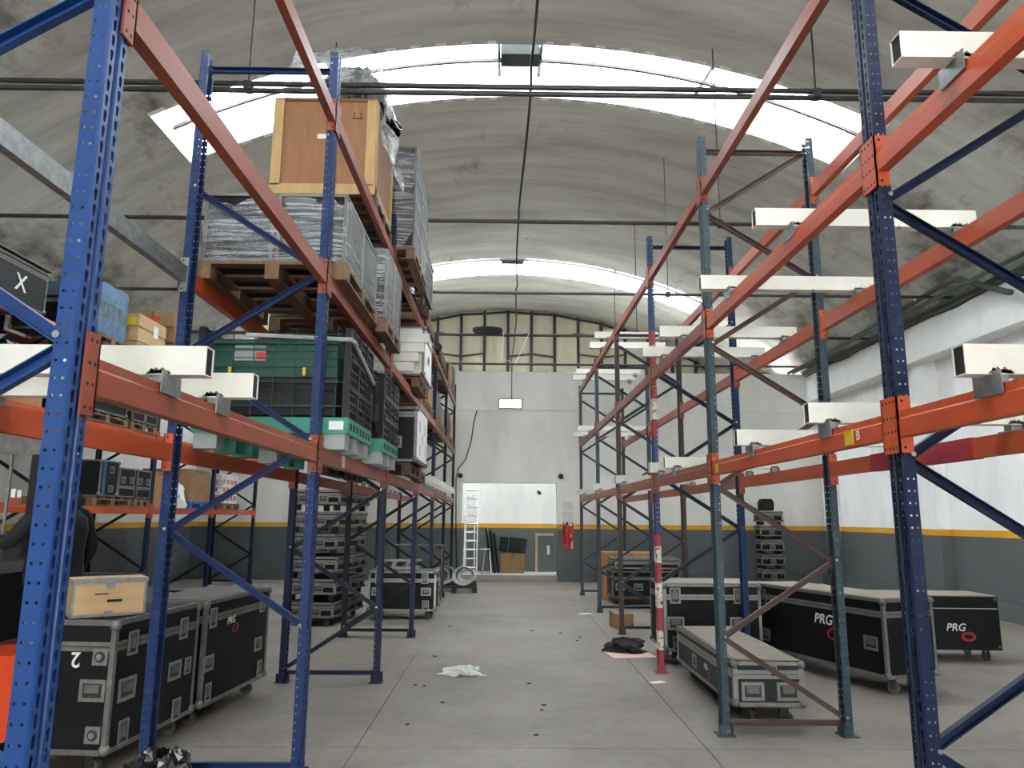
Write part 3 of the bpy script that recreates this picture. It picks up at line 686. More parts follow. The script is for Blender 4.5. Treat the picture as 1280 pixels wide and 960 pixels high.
def lump(name, m, size, loc, seed, label=None, cat=None, parent=None, rough=.35, nu=22, nv=12):
    """crumpled soft heap (bag, cloth, foil) resting on z=0 of loc"""
    rnd = random.Random(seed); ph = [rnd.uniform(0, 6.3) for _ in range(12)]; mb = MB()
    for j in range(nv+1):
        b_ = PI/2*j/nv
        for i in range(nu):
            a = 2*PI*i/nu
            r = 1+rough*(.5*math.sin(3*a+ph[0]+4*b_)+.35*math.sin(7*a+ph[1]-6*b_)+.25*math.sin(11*a+ph[2]+9*b_))+rnd.uniform(-.5, .5)*rough*.4
            c = math.cos(b_)**.7
            mb.v.append((size[0]/2*c*r*math.cos(a), size[1]/2*c*r*math.sin(a), max(0, size[2]*math.sin(b_)*(1+rough*.5*math.sin(4*a+ph[3])*math.cos(b_)+rnd.uniform(-.3, .3)*rough)) if j else 0))
    for j in range(nv):
        for i in range(nu): mb.f.append((j*nu+i, j*nu+(i+1) % nu, (j+1)*nu+(i+1) % nu, (j+1)*nu+i))
    mb.f.append(tuple(nv*nu+i for i in range(nu)))
    o = mb.build(name, m, parent, loc, smooth=False)
    if label: tag(o, label, cat)
    return o
# ---------------- floor, left side
a5 = -math.radians(5.5)
flight_case('black flight case marked with an upside-down 2, under a small wooden box', (.62, 1.06, .80), (-2.69, 5.46, 0), a5, .14, .80,
    handles=[('F', .19, .38, 1.0), ('F', -.13, .38, 1.0), ('R', -.36, .36, 1.1), ('R', .22, .36, 1.0)], latches=[('R', -.34, .64, 1.0), ('R', .30, .64, 1.0), ('R', -.36, .10), ('R', .28, .08), ('R', .40, .36, .8)],
    locks=[('F', .22, .58), ('F', .22, .12)], marks=[('F', .06, .565, '2', 1.0)])
flight_case('black flight case with a small red and white emblem, its lid criss-crossed with tape', (.60, 1.22, .80), (-2.55, 6.68, 0), a5, .14, .82,
    handles=[('R', -.52, .32, .9), ('R', .40, .32, .9)], latches=[('R', -.50, .66, 1.0), ('R', .44, .66, .9), ('R', -.50, .10, .9), ('R', .46, .10, .9)], top='lid_grey', marks=[('R', -.18, .60, 'PRG', .8)])
t = thing('wooden_box', 'small plywood transit box with metal edges standing on a flight case', 'box', (-2.67, 5.20, .942), math.radians(36))
bx('body', (0, 0, .115), (.44, .26, .22), 'box_wood', t)
mb = MB()
for sx in (-1, 1):
    for sy in (-1, 1): mb.bb((sx*.222, sy*.132, 0), (sx*.205, sy*.129, .23)); mb.bb((sx*.222, sy*.132, 0), (sx*.219, sy*.115, .23))
for zz in (0, .213):
    for s in (-1, 1): mb.bb((-.222, s*.132, zz), (.222, s*.129, zz+.018)); mb.bb((s*.222, -.132, zz), (s*.219, .132, zz+.018))
mb.build('edging', 'galv', t); bx('lid', (0, 0, .236), (.45, .27, .015), 'box_wood', t); bx('lid_edge', (0, -.136, .234), (.45, .004, .024), 'galv', t)
for x in (-.0,): bx('clasp', (x, -.134, .20), (.05, .008, .04), 'galv', t); bx('clasp', (x, -.134, .02), (.05, .008, .03), 'galv', t)
bx('stencil_mark', (-.05, -.1315, .145), (.08, .003, .008), 'black_print', t)
bx('stencil_mark', (.03, -.1315, .10), (.09, .003, .016), 'black_print', t)
lump('black_bag', 'bag', (.44, .30, .26), (-1.95, 4.60, .0), 3, 'crumpled shiny black plastic bag on the floor at the foot of the blue frame', 'bag')
flight_case('dark flight case with dull edging on the floor behind the taped case', (.6, .5, .5), (-3.75, 9.1, 0), .1, .14, .7, handles=[('F', .1, .25)], e=.03)
t = thing('trolley', 'dark steel trolley frame standing behind the wooden box', 'trolley', (-4.25, 7.9, 0))
for x in (-.45, .45):
    for y in (-.25, .25): MB().tube([(x, y, .04), (x, y, 1.02)], .02, 8).build('leg', 'steel_dark', t)
for zz in (.25, .98):
    for y in (-.25, .25): MB().tube([(-.45, y, zz), (.45, y, zz)], .018, 8).build('rail', 'steel_dark', t)
    for x in (-.45, .45): MB().tube([(x, -.25, zz), (x, .25, zz)], .018, 8).build('rail', 'steel_dark', t)
bx('shelf', (0, 0, .27), (.88, .48, .02), 'steel_black', t); bx('foot', (0, 0, .02), (.9, .5, .04), 'rubber', t)
# stack of identical silver-edged cases
for k in range(6):
    nm = ('bottom', 'second from bottom', 'third from bottom', 'fourth from bottom', 'fifth from bottom', 'topmost')[k]
    flight_case('silver-edged black case, %s in the tall stack under the loaded rack' % nm, (.78, 1.40, .225), (-2.78+.012*(k % 3-1), 12.12+.02*(k % 2), .0 if k == 0 else .12+.225+.017+(k-1)*.332), a5*1.3, .12 if k == 0 else .09, .62,
        handles=[('F', .12, .09, .9), ('F', -.2, .09, .9), ('R', -.3, .09, .8), ('R', .35, .09, .8)], latches=[('F', -.05, .13, .8), ('R', 0, .13, .8)], edge='aluminium', e=.036, casters=(k == 0), group='tall stack of cases')
flight_case('long black flight case on wheels with pale lid edge, near the stack of cases', (1.08, .6, .62), (-1.60, 12.52, 0), 0, .13, .76, handles=[('F', .38, .30, .95), ('F', -.40, .30, .95)], latches=[('F', .36, .50), ('F', -.38, .50), ('F', .38, .09)], top='lid_grey', edge='aluminium')
t = thing('cable_tray', 'ridged black and white cable ramp lying on the long flight case', 'cable ramp', (-1.72, 12.6, .76))
bx('base', (0, 0, .02), (.7, .3, .04), 'aluminium', t)
for i in range(6): bx('ridge', (-.28+.11*i, 0, .08), (.05, .26, .08), 'steel_black' if i % 2 else 'aluminium', t, (0, .5, 0))
bx('top_bar', (0, 0, .135), (.72, .3, .025), 'aluminium', t)
# pallet of grey cables
pallet('dark plastic pallet carrying coiled grey cables by the last post', (-1.08, 17.2, 0), (1.0, 1.5), .05, 'black_plastic')
for k, (x, y, zz, r, tl) in enumerate(((-.86, 16.9, .13, .24, .9), (-1.3, 17.4, .13, .24, .8), (-1.38, 16.75, .13, .22, 1.0), (-.82, 17.6, .13, .2, .7))):
    mb = MB()
    for q in range(5):
        mb.tube([(r*(1-.05*q)*math.cos(a), r*(1-.05*q)*math.sin(a)*math.cos(tl)+.05*q-.1, .016+r*math.sin(tl)+r*(1-.05*q)*math.sin(a)*math.sin(tl)) for a in [2*PI*i/18 for i in range(19)]], .014, 5, False)
    tag(mb.build('cable_coil', 'cable_grey', None, (x, y, zz), smooth=True), 'coil of grey cable heaped on the dark plastic pallet', 'cable', 'cable coils on the plastic pallet')
t = thing('cable_rail', 'low grey rail frame standing behind the cable coils', 'frame', (-1.7, 15.0, 0))
for x in (-.5, .5): MB().tube([(x, 0, 0), (x, 0, 1.05)], .02, 8).build('leg', 'alu_dull', t)
MB().tube([(-.55, 0, 1.05), (.55, 0, 1.05)], .025, 8).build('rail', 'alu_dull', t)
# ---------------- floor, right side
flight_case('low black flight case with beige lid and casters beneath the empty rack', (.56, 1.92, .35), (2.11, 7.10, 0), 0, .15, .70, handles=[('F', -.13, .12, 1.05), ('F', .15, .12, 1.05), ('L', .60, .13, .9), ('L', -.25, .13, .9)], latches=[('F', .04, .27, .55)], top='lid_beige', edge='aluminium', body='case_grey', marks=[('L', .15, .15, 'PRG', .7)], e=.036)
an = math.radians(19)
flight_case('long black flight case with white lettering and red emblem, pale lid, behind the empty rack', (.62, 1.95, .72), (3.58-.31*math.cos(an)+.62*math.cos(an)-.975*math.sin(an), 7.18+.62*math.sin(an)*.5+.975*math.cos(an), 0), an, .15, .80,
    handles=[('L', -.76, .16, 1.05), ('L', .80, .30, 1.0), ('R', 0, .4), ('F', .06, .42)], latches=[('L', -.76, .58, 1.1)], top='lid_beige', edge='aluminium', marks=[('L', .18, .44, 'PRG', 1.4)])
t = thing('wheeled_chest', 'plain black wheeled chest with white lettering and red emblem near the side wall', 'chest', (5.08, 9.25, 0), -math.radians(3))
bx('body', (0, 0, .13+.23), (1.46, .62, .46), 'case_black', t); bx('lid', (0, 0, .13+.46+.075), (1.46, .62, .13), 'case_black', t); bx('lid_panel', (0, 0, .737), (1.44, .6, .012), 'lid_beige', t); bx('lid_seam', (0, 0, .595), (1.44, .60, .012), 'white_print', t)
for sx in (-1, 1):
    for sy in (-1, 1):
        c = ob('caster', C_FK, 'steel_dark', t, (sx*.6, sy*.2, -.01), (0, 0, .6*sx)); ob('wheel', C_WH, 'wheel_grey', c)
        for zz in (.17, .70): ob('corner_stud', BALL, 'alu_dull', t, (sx*.70, sy*.31, zz)).scale = (.4, .4, .4)
o = ob('lettering', TXT['PRG'], 'white_print', t, (.22, -.314, .38), (PI/2, 0, 0)); o.scale = (1.2,)*3
mb = MB()
for i in range(18):
    a0, a1 = 2*PI*i/18, 2*PI*(i+1)/18
    mb.add([(.085*math.cos(a0), 0, .055*math.sin(a0)), (.085*math.cos(a1), 0, .055*math.sin(a1)), (.05*math.cos(a1), 0, .028*math.sin(a1)), (.05*math.cos(a0), 0, .028*math.sin(a0))], [(0, 1, 2, 3)])
mb.build('emblem', 'crimson', t, (.36, -.314, .28))
flight_case('large black flight case with silver latches standing behind the banded post', (1.10, .80, .73), (2.37, 9.02, 0), 0, .15, .80, handles=[('F', -.42, .30, 1.1), ('F', .28, .30, 1.1)], latches=[('F', -.42, .60, 1.15), ('F', .30, .60, 1.1), ('F', -.40, .08, 1.1)], top='lid_beige', edge='aluminium')
flight_case('black flight case far down the empty rack, in front of a brown crate', (1.3, .7, .50), (2.72, 14.75, 0), 0, .13, .72, handles=[('F', -.5, .2), ('F', .2, .2), ('F', -.15, .2)], edge='alu_dull')
flight_case('wide grey-lidded flight case stacked on the black one by the crate', (1.24, .66, .20), (2.75, 14.75, .645), 0, .012, .6, edge='aluminium', casters=False, top='lid_grey')
t = thing('brown_crate', 'brown wooden crate behind the flight cases far down the empty rack', 'crate', (2.62, 15.75, 0))
bx('body', (0, 0, .46), (1.15, .7, .92), 'card', t)
for x in (-.54, .54, 0): bx('batten', (x, -.36, .46), (.09, .025, .92), 'ply', t)
for zz in (.06, .88): bx('batten', (0, -.362, zz), (1.15, .02, .09), 'ply', t)
flight_case('pale-lidded flight case between the large silver-latched case and the side wall', (1.0, .7, .6), (3.55, 10.3, 0), .05, .15, .8, top='lid_beige', edge='aluminium', handles=[('F', 0, .3)], latches=[('F', -.35, .48)])
for k in range(5):
    nm = ('bottom', 'second', 'third', 'fourth', 'topmost')[k]
    flight_case('small silver-edged case, %s of the stack against the end wall' % nm, (.58, .45, .26), (6.74, 19.05,   .0 if k == 0 else .39+.016+(k-1)*.356), 0, .13 if k == 0 else .08, .7, handles=[('F', .0, .09, .8)], latches=[('F', -.18, .18, .6), ('F', .18, .18, .6)], edge='aluminium', casters=(k == 0), e=.03, group='stack of small cases by the end wall')
t = thing('speaker', 'small black loudspeaker on top of the stack of small cases', 'speaker', (6.70, 19.05, 1.832))
mb = MB().prism([(-.16, 0), (.16, 0), (.17, .2), (.12, .29), (-.12, .29), (-.17, .2)], 1, -.12, .12); mb.build('cabinet', 'case_black', t); bx('grille', (0, -.122, .14), (.26, .006, .2), 'steel_black', t)
# ---------------- things lying about
lump('foil_rag', 'foil', (.34, .26, .075), (-.40, 8.10, 0), 11, 'crumpled silvery white rag lying in the middle of the aisle', 'rag', rough=.6)
t = tag(MB().bb((-.26, -.3, 0), (.26, .3, .004)).build('cardboard_sheet', 'pink_sheet', None, (1.86, 9.35-.0, 0.0), (0, 0, .15)), 'flat pinkish cardboard sheet on the floor behind the banded post', 'cardboard')
t.location = (1.52, 9.35, .001)
lump('dark_jacket', 'black_fabric', (.46, .36, .15), (1.52, 9.48, .006), 5, 'crumpled dark jacket lying on the pinkish sheet', 'jacket', rough=.4)
t = thing('small_box', 'small open cardboard box on the floor beyond the dark jacket', 'box', (1.80, 11.6, 0), .1)
bx('body', (0, 0, .10), (.3, .3, .20), 'card', t); bx('flap', (-.16, 0, .22), (.1, .28, .006), 'card', t, (0, .6, 0))
for n, (x, y, w, h, lab) in enumerate(((1.42, 13.1, .22, .14, 'scrap of white paper on the floor by the grey-blue post'), (1.55, 7.75, .16, .09, 'scrap of white paper beside the low case with casters'))):
    tag(MB().bb((-w/2, -h/2, 0), (w/2, h/2, .003)).build('paper_scrap', 'paper', None, (x, y, .001), (0, 0, .4)), lab, 'paper')
rnd = random.Random(4)
for k in range(14):
    lump('floor_crumb', 'rubber', (.03+.02*rnd.random(), .025, .01), (rnd.uniform(-1.0, 1.5), rnd.uniform(4.6, 12), 0), 20+k, 'tiny dark scrap of dirt lying on the aisle floor', 'debris', rough=.4, nu=8, nv=3)['group'] = 'dirt scraps on the aisle floor'
# ================================================================ LOADS ON THE LOADED RACK
Z1, Z2, Z3 = LV[0]+.056, LV[1]+.056, LV[2]+.056
XM = (XLF+XLR)/2
def container(Y0, Y1, x0, x1, z0, label, green_front, hgt):
    """folding plastic pallet box: feet and green deck, lattice walls, corner posts"""
    t = thing('pallet_container', label, 'container', ((x0+x1)/2, (Y0+Y1)/2, z0)); l, w = x1-x0, Y1-Y0
    for x in (-l/2+.1, 0, l/2-.1):
        for y in (-w/2+.09, 0, w/2-.09):
            bx('foot_block', (x, y, .055), (.16 if x else .13, .15, .11), 'grey_plastic' if y < 0 or x > .1 else 'green_pallet', t)
    bx('deck', (0, 0, .11+.055), (l, w, .11), 'green_pallet', t)
    for k in range(7): bx('deck_slot', (l/2+.001, -w/2+.1+(w-.2)*k/6, .165), (.004, .05, .05), 'dark_hollow', t)
    zb, zt = .22, hgt
    for sx in (-1, 1):
        for sy in (-1, 1): bx('corner_post', (sx*(l/2-.025), sy*(w/2-.025), (zb+zt)/2), (.045, .045, zt-zb), 'black_plastic', t)
    def lattice(L):
        mb = MB(); n = max(4, int(L/.055)); m_ = int((zt-zb)/.055)
        for i in range(n+1): mb.box((-L/2+L*i/n, 0, (zb+zt)/2), (.012, .02, zt-zb))
        for j in range(m_+1): mb.box((0, 0, zb+(zt-zb)*j/m_), (L, .024, .012))
        for f_ in (.33, .66): mb.box((0, -.006, zb+(zt-zb)*f_), (L, .03, .03)); mb.box((-L/2+L*f_, -.006, (zb+zt)/2), (.03, .03, zt-zb))
        return mb.mesh('lattice_wall')
    if green_front:
        mb = MB()
        for i in range(7): mb.tube([(-l/2+.1+(l-.2)*i/6, -w/2+.012, zb), (-l/2+.1+(l-.2)*i/6, -w/2+.012, zt)], .004, 5)
        for j in range(4): mb.tube([(-l/2+.05, -w/2+.012, zb+.08+.17*j), (l/2-.05, -w/2+.012, zb+.08+.17*j)], .004, 5)
        mb.build('wire_front', 'green_plastic', t)
    for c, r, L in (((l/2-.015, 0, 0), PI/2, w-.08), ((-l/2+.015, 0, 0), -PI/2, w-.08), ((0, -w/2+.015, 0), 0, l-.08), ((0, w/2-.015, 0), PI, l-.08)):
        if green_front and c[1] < -.1: continue
        ob('lattice_wall', cached(('lat', round(L, 3), hgt), lambda: lattice(L)), 'black_plastic', t, c, (0, 0, r))
    if green_front:
        # two crates standing inside against the front lattice
        for zz, h_, m in ((.24, .26, 'black_plastic'), (.51, .27, 'green_plastic')):
            c = bx('inner_crate', (-.02, -.06, zz+h_/2), (l-.16, w-.22, h_), m, t)
            for q in (.3, .72): bx('crate_rib', (0, -(w-.22)/2-.008, -h_/2+h_*q), (l-.16, .016, .018), m, c)
            bx('crate_rim', (0, -(w-.22)/2-.014, h_/2-.02), (l-.14, .03, .03), m, c)
        bx('crate_label', (-.18, -w/2+.038, .68), (.22, .004, .11), 'grey_plastic', t); bx('red_sticker', (-.10, -w/2+.035, .66), (.07, .004, .05), 'red', t)
        for x in (-.30, .22): bx('yellow_clip', (x, -w/2-.004, .54), (.02, .012, .06), 'yellow', t)
    else:
        bx('inner_load', (0, 0, zb+.24), (l-.12, w-.12, .44), 'black_plastic', t)
    return t
c1 = container(5.10, 6.02, -2.16, -1.08, Z1, 'green and black plastic pallet container holding green crates on the loaded rack', True, .86)
MB().tube([(-.2, -.47, .80), (.54, -.475, .77), (.555, -.46, .76), (.555, .45, .60)], .016, 6).build('strap', 'cable_grey', c1)
for q in (-1,):
    MB().tube([(.56, .42, .62), (.575, .44, .45), (.57, .40, .30), (.575, .46, .24)], [.03, .022, .035, .02], 6).build('wrap_bundle', 'black_fabric', c1)
bx('pallet_sticker', (.46, -.462, .165), (.10, .004, .06), 'white_print', c1)
container(6.48, 7.42, -2.16, -1.06, Z1, 'second plastic pallet container with grey-green feet, beyond the green crates', False, .80)
def wrapped(label, Y0, Y1, x0, x1, z0, cells, h, seed, m='film', body='case_black', taper=.03, amp=.015, edges=True, pm='pallet', name='wrapped_load', bulge=0):
    """pallet (a thing) with a film-wrapped block of cases (a thing) on it"""
    l, w = x1-x0, Y1-Y0; c = ((x0+x1)/2, (Y0+Y1)/2)
    pallet('wooden pallet under the ' + label.split(' on the ')[0].split(', ')[0], (c[0], c[1], z0), (l+.02, w), 0, pm, 'pallets on the loaded rack')
    t = thing(name, label, 'wrapped load', (c[0], c[1], z0+.131)); nx, ny, nz = cells
    for i in range(nx):
        for j in range(ny):
            for k in range(nz):
                p = (-l/2+l*(i+.5)/nx, -w/2+w*(j+.5)/ny, h*(k+.5)/nz); d = (l/nx-.02-taper*.5, w/ny-.02-taper*.5, h/nz-.006)
                b_ = bx('case', p, d, body, t)
                if edges:
                    mb = MB()
                    for sx in (-1, 1):
                        for sy in (-1, 1): mb.box((sx*d[0]/2, sy*d[1]/2, 0), (.024, .024, d[2]))
                    for sz in (-1, 1):
                        for s in (-1, 1): mb.box((0, s*d[1]/2, sz*(d[2]/2-.011)), (d[0], .02, .022)); mb.box((s*d[0]/2, 0, sz*(d[2]/2-.011)), (.02, d[1], .022))
                    k_ = ('wedge',)+tuple(round(x, 3) for x in d); me = cached(k_, lambda: mb.mesh('edging')); ob('edging', me, 'alu_dull', b_)
    wrap_hull((l-.01, w-.01, h), .002, 'stretch_film', m, t, amp, seed, taper, .012, bulge); return t
wrapped('film-wrapped block of black cases on the middle shelf, beside the blue frame', 5.02, 6.32, -2.17, -1.13, Z2, (2, 2, 1), .52, 1, taper=.05)
wrapped('grey case half wrapped in film on the middle shelf, beyond the black cases', 6.50, 7.42, -2.12, -1.08, Z2, (1, 2, 1), .66, 2, body='case_grey', taper=0, amp=.01)
# plywood crate with a wrapped bundle on top
pallet('wooden pallet under the big plywood crate', (-1.72, 7.0, Z3), (1.02, 1.0), 0, 'pallet_dark', 'pallets on the loaded rack')
t = thing('plywood_crate', 'big plywood crate with pale battens on the top shelf', 'crate', (-1.72, 7.0, Z3+.131))
bx('body', (0, 0, .41), (.94, 1.0, .80), 'ply_red', t); bx('lid', (0, 0, .82), (.98, 1.04, .018), 'ply', t)
for s in (-1, 1):
    for sy in (-1, 1): bx('batten', (s*.44, sy*.512, .44), (.09, .024, .74), 'batten', t); bx('batten', (s*.482, sy*.46, .41), (.024, .09, .80), 'batten', t)
    bx('batten', (0, s*.512, .04), (.97, .024, .085), 'batten', t); bx('batten', (s*.482, 0, .04), (.024, 1.04, .085), 'batten', t)
t.scale = (1, 1, 1.17)
bx('torn_label', (.0, -.503, .50), (.14, .004, .04), 'paper', t); bx('arrow_mark', (.30, -.503, .66), (.11, .003, .008), 'black_print', t); bx('arrow_mark', (.27, -.503, .69), (.008, .003, .05), 'black_print', t); bx('arrow_mark', (.33, -.503, .69), (.008, .003, .05), 'black_print', t)
t = thing('wrapped_bundle', 'film-wrapped black bundle bulging on top of the plywood crate', 'wrapped load', (-1.68, 7.02, Z3+.131+.975))
lump('dark_goods', 'black_fabric', (.72, .74, .60), (.10, .0, .004), 31, parent=t, rough=.16)
lump('black_tail', 'bag', (.16, .22, .12), (.50, .10, .0), 33, parent=t, rough=.4)
wrap_hull((.94, .92, .64), .003, 'stretch_film', 'film_heavy', t, .04, 5, .26, .02, .04)
mb = MB(); N = 12
for i in range(N+1):
    y = -.48+.98*i/N
    for j in range(7): mb.v.append((.47+.05*math.sin(j*1.1+i*.7)+.012*j, y+.02*math.sin(j*2+i), .10-.085*j*(1+.35*math.sin(i*1.3))))
mb.f = [(i*7+j, (i+1)*7+j, (i+1)*7+j+1, i*7+j+1) for i in range(N) for j in range(6)]
mb.build('loose_film', 'film_heavy', t, smooth=True)
wrapped('tall film-wrapped tower of grey cases on the top shelf, beyond the plywood crate', 7.86, 9.20, -2.1, -1.02, Z3, (1, 2, 4), 1.22, 7, taper=.0, amp=.012, body='case_grey')
pallet('wooden pallet under the grey-fronted case on the top shelf', (-1.60, 10.02, Z3), (1.0, .8), 0, 'pallet_dark', 'pallets on the loaded rack')
flight_case('grey-fronted black case on the top shelf, beyond the wrapped tower', (1.0, .8, .62), (-1.56, 10.02, Z3+.131), 0, .01, .8, body='case_grey', casters=False, handles=[('R', 0, .3, .8)], e=.03)
lump('black_bag', 'bag', (.34, .22, .2), (-1.35, 9.42, Z3), 41, 'black plastic bag squeezed beside the grey-fronted case', 'bag', rough=.3)
for k, (Y, lab) in enumerate(((11.6, 'brown plywood panel load, first of two on the far top shelf'), (14.2, 'brown plywood panel load, second of two on the far top shelf'))):
    pallet('wooden pallet under ' + ('the first', 'the second')[k] + ' brown panel load', (XM, Y, Z3), (1.0, 1.3), 0, 'pallet_dark', 'pallets on the loaded rack')
    t = thing('panel_load', lab, 'panels', (XM, Y, Z3+.131))
    for q in range(6): bx('panel', (0, 0, .02+.035*q), (.98-.02*(q % 2), 1.5, .03), 'card_dark', t)
lump('black_bundle', 'black_fabric', (.7, .40, .34), (-1.5, 12.68, Z3), 43, 'dark cloth bundle slumped between the brown panel loads', 'bundle', rough=.3)
# middle shelf, further bays: stacked white tubes, pale case, cartons
for k in range(4):
    z = Z2+.001+(k % 4)*.112
    t = thing('spare_tube', 'white square tube, %s in the pile on the middle shelf' % ('lowest', 'second', 'third', 'topmost')[k], 'support bar', (-1.63+.06*k, 8.35, z), 0, 'pile of spare white tubes')
    mb = MB(); L, w, hh, th = 1.15, .07, .105, .004
    mb.bb((-L/2, -w/2, 0), (L/2, w/2, th)); mb.bb((-L/2, -w/2, hh-th), (L/2, w/2, hh)); mb.bb((-L/2, -w/2, th), (L/2, -w/2+th, hh-th)); mb.bb((-L/2, w/2-th, th), (L/2, w/2, hh-th))
    mb.build('tube', 'white_tube', t); bx('end_plate', (L/2+.002, 0, hh/2), (.004, w, hh), 'white_tube', t)
pallet('wooden pallet under the pale case on the middle shelf', (-1.6, 9.85, Z2), (1.0, .98), 0, 'pallet', 'pallets on the loaded rack')
flight_case('pale grey-sided equipment case on the middle shelf, beyond the pile of tubes', (1.05, 1.0, .66), (-1.56, 9.85, Z2+.131), 0, .01, .8, body='white_paint', casters=False, edge='aluminium', handles=[('F', 0, .3, 1), ('R', 0, .3, .8)])
BOXM = ['card', 'case_black', 'card_dark', 'case_grey', 'dark_green_box', 'ply']
rnd = random.Random(12)
def shelf_box(name, label, x0, x1, Y0, Y1, z, h, m, group, strips=True):
    t = thing(name, label, 'box', ((x0+x1)/2, (Y0+Y1)/2, z), 0, group); l, w = x1-x0, Y1-Y0
    bx('body', (0, 0, h/2), (l, w, h), m, t)
    if strips:
        bx('tape', (0, 0, h+.001), (.05, w+.002, .003), 'lid_grey', t); bx('tape', (0, -w/2-.001, h-.06), (.05, .003, .12), 'lid_grey', t); bx('tape', (l/2+.001, 0, h-.04), (.003, w*.5, .03), 'lid_grey', t)
    return t
FAR = [(11.05, Z2, .55, 'case_black', 'black carton'), (12.0, Z2, .40, 'card', 'light brown carton'), (13.55, Z2, .48, 'case_grey', 'grey carton'), (14.5, Z2, .36, 'card_dark', 'dark brown carton'), (16.1, Z2, .5, 'case_black', 'charcoal carton'), (17.2, Z2, .38, 'ply', 'plywood box'), (10.95, Z1+.16, .0, '', '')]
for Y, z, h, m, nm in FAR:
    if not h: continue
    pallet('wooden pallet under the %s on the far middle shelf' % nm, (XM, Y, z), (1.0, .8), 0, 'pallet', 'pallets on the loaded rack')
    shelf_box('carton', '%s on a pallet on the far middle shelf of the loaded rack' % nm, XM-.48, XM+.48, Y-.38, Y+.38, z+.131, h, m, 'cartons on the far middle shelf')
for Y, h, m, nm in ((15.9, .4, 'card_dark', 'dark brown'), (16.9, .5, 'dark_green_box', 'dark green')):
    pallet('wooden pallet under the %s top-shelf carton' % nm, (XM, Y+.35, Z3), (1.0, .8), 0, 'pallet', 'pallets on the loaded rack')
    shelf_box('carton', '%s carton on the top shelf near the end of the loaded rack' % nm, XM-.46, XM+.5, Y, Y+.72, Z3+.131, h, m, 'cartons near the end of the top shelf')
# lowest shelf beyond the containers: open-backed rack case, small bits
pallet('wooden pallet under the tall rack case on the lowest shelf', (-1.52, 8.65, Z1), (1.0, 1.0), 0, 'pallet_dark', 'pallets on the loaded rack')
flight_case('tall rack case with a worn white side on the lowest shelf', (1.0, 1.05, .62), (-1.46, 8.68, Z1+.131), 0, .01, .85, body='case_black', casters=False, edge='alu_dull', handles=[('F', .25, .22, 1.0), ('F', -.2, .22, 1)])
o = bpy.data.objects
rc = [x for x in COL.objects if x.get('label', '').startswith('tall rack case')][0]
bx('white_panel', (.503, 0, .33), (.008, .98, .56), 'white_paint', rc)
for y, zz in ((-.3, .42), (-.05, .30), (.22, .44), (.3, .2), (-.25, .16)): bx('scuff', (.508, y, zz), (.003, .05, .12), 'grey_plastic', rc)
pallet('wooden pallet under the small brown cartons on the lowest shelf', (-1.55, 9.85, Z1), (.95, .8), 0, 'pallet_dark', 'pallets on the loaded rack')
for k in range(3): shelf_box('carton', 'small brown carton, %s on its pallet, lowest shelf' % ('left', 'middle', 'right')[k], -2.0+.31*k, -1.72+.31*k, 9.55, 10.15, Z1+.131, .24+.05*k, 'card_dark', 'small cartons on the lowest shelf')
# ================================================================ LOADS ON THE FAR RACK
A1, A2, A3 = [h+.056 for h in LV2]
def far_pallet(Y, z, n, w=1.1, m='pallet'): pallet('wooden pallet %s' % n, (-6.48, Y, z), (1.05, w), 0, m, 'pallets on the far rack')
far_pallet(11.5, A1, 'under the blue-striped case', 1.15); far_pallet(12.26, A2, 'under the pair of silver-edged cases on the far middle shelf', .90); far_pallet(11.12, A2, 'under the long dark case', 1.2)
t = flight_case('tall dark case with a blue stripe on the far rack', (.95, .52, .54), (-6.42, 11.32, A1+.131), 0, .008, .9, casters=False, handles=[('R', .05, .40, .8), ('R', .05, .12, .8)], edge='aluminium', e=.02, band=False)
bx('blue_stripe', (.474, -.16, .28), (.01, .09, .50), 'case_blue', t)
for k, Y in enumerate((11.86,)):
    flight_case('silver-edged case between the blue-striped case and the far rack post', (.95, .5, .46), (-6.42, 11.86, A1+.131), 0, .008, .35, casters=False, balls=False, handles=[('R', -.13, .27, .8), ('R', .13, .27, .8)], edge='aluminium', e=.025)
far_pallet(12.42, A1, 'next to the far rack post', .55)
flight_case('silver-edged case closest to the far rack post on the lowest level', (.95, .48, .46), (-6.42, 12.42, A1+.131), 0, .008, .35, casters=False, balls=False, handles=[('R', -.13, .27, .8), ('R', .13, .27, .8)], edge='aluminium', e=.025)
flight_case('long dark case on the middle level of the far rack', (.95, 1.05, .36), (-6.42, 11.12, A2+.131), 0, .008, .7, casters=False, handles=[('R', .3, .2, .9), ('R', -.3, .2, .9)], edge='alu_dull', e=.03)
for k, Y in enumerate((12.03, 12.48)):
    flight_case('silver-edged case %s on the far middle shelf' % ('beside the long dark case', 'with red scuffs by the post',)[k], (.95, .43, .46), (-6.42, Y, A2+.131), 0, .008, .35, casters=False, balls=False, handles=[('R', -.11, .27, .75), ('R', .11, .27, .75)], edge='aluminium', e=.025)
shelf_box('plywood_box', 'plywood box stacked beyond the far rack post on the lowest level', -6.95, -6.05, 12.95, 13.5, A1, .62, 'ply', 'boxes on the far rack')
bx('seam', (0, -.277, .31), (.9, .004, .01), 'black_print', [x for x in COL.objects if x.get('label', '').startswith('plywood box stacked beyond')][0])
lump('foil_bundle', 'foil', (.55, .5, .48), (-6.2, 14.0, A1), 51, 'silver foil bundle on the far rack next to the blue pallet', 'bundle', rough=.2)
pallet('blue painted pallet on the lowest level of the far rack', (-6.45, 14.85, A1), (1.0, 1.1), 0, 'pallet_blue')
t = shelf_box('big_carton', 'big plain brown carton on the blue pallet', -6.92, -6.0, 14.35, 15.35, A1+.131, .62, 'card', 'boxes on the far rack')
bx('seam', (.462, 0, .32), (.004, 1.0, .012), 'card_dark', t)
far_pallet(16.5, A1, 'under the red printed box', 1.0)
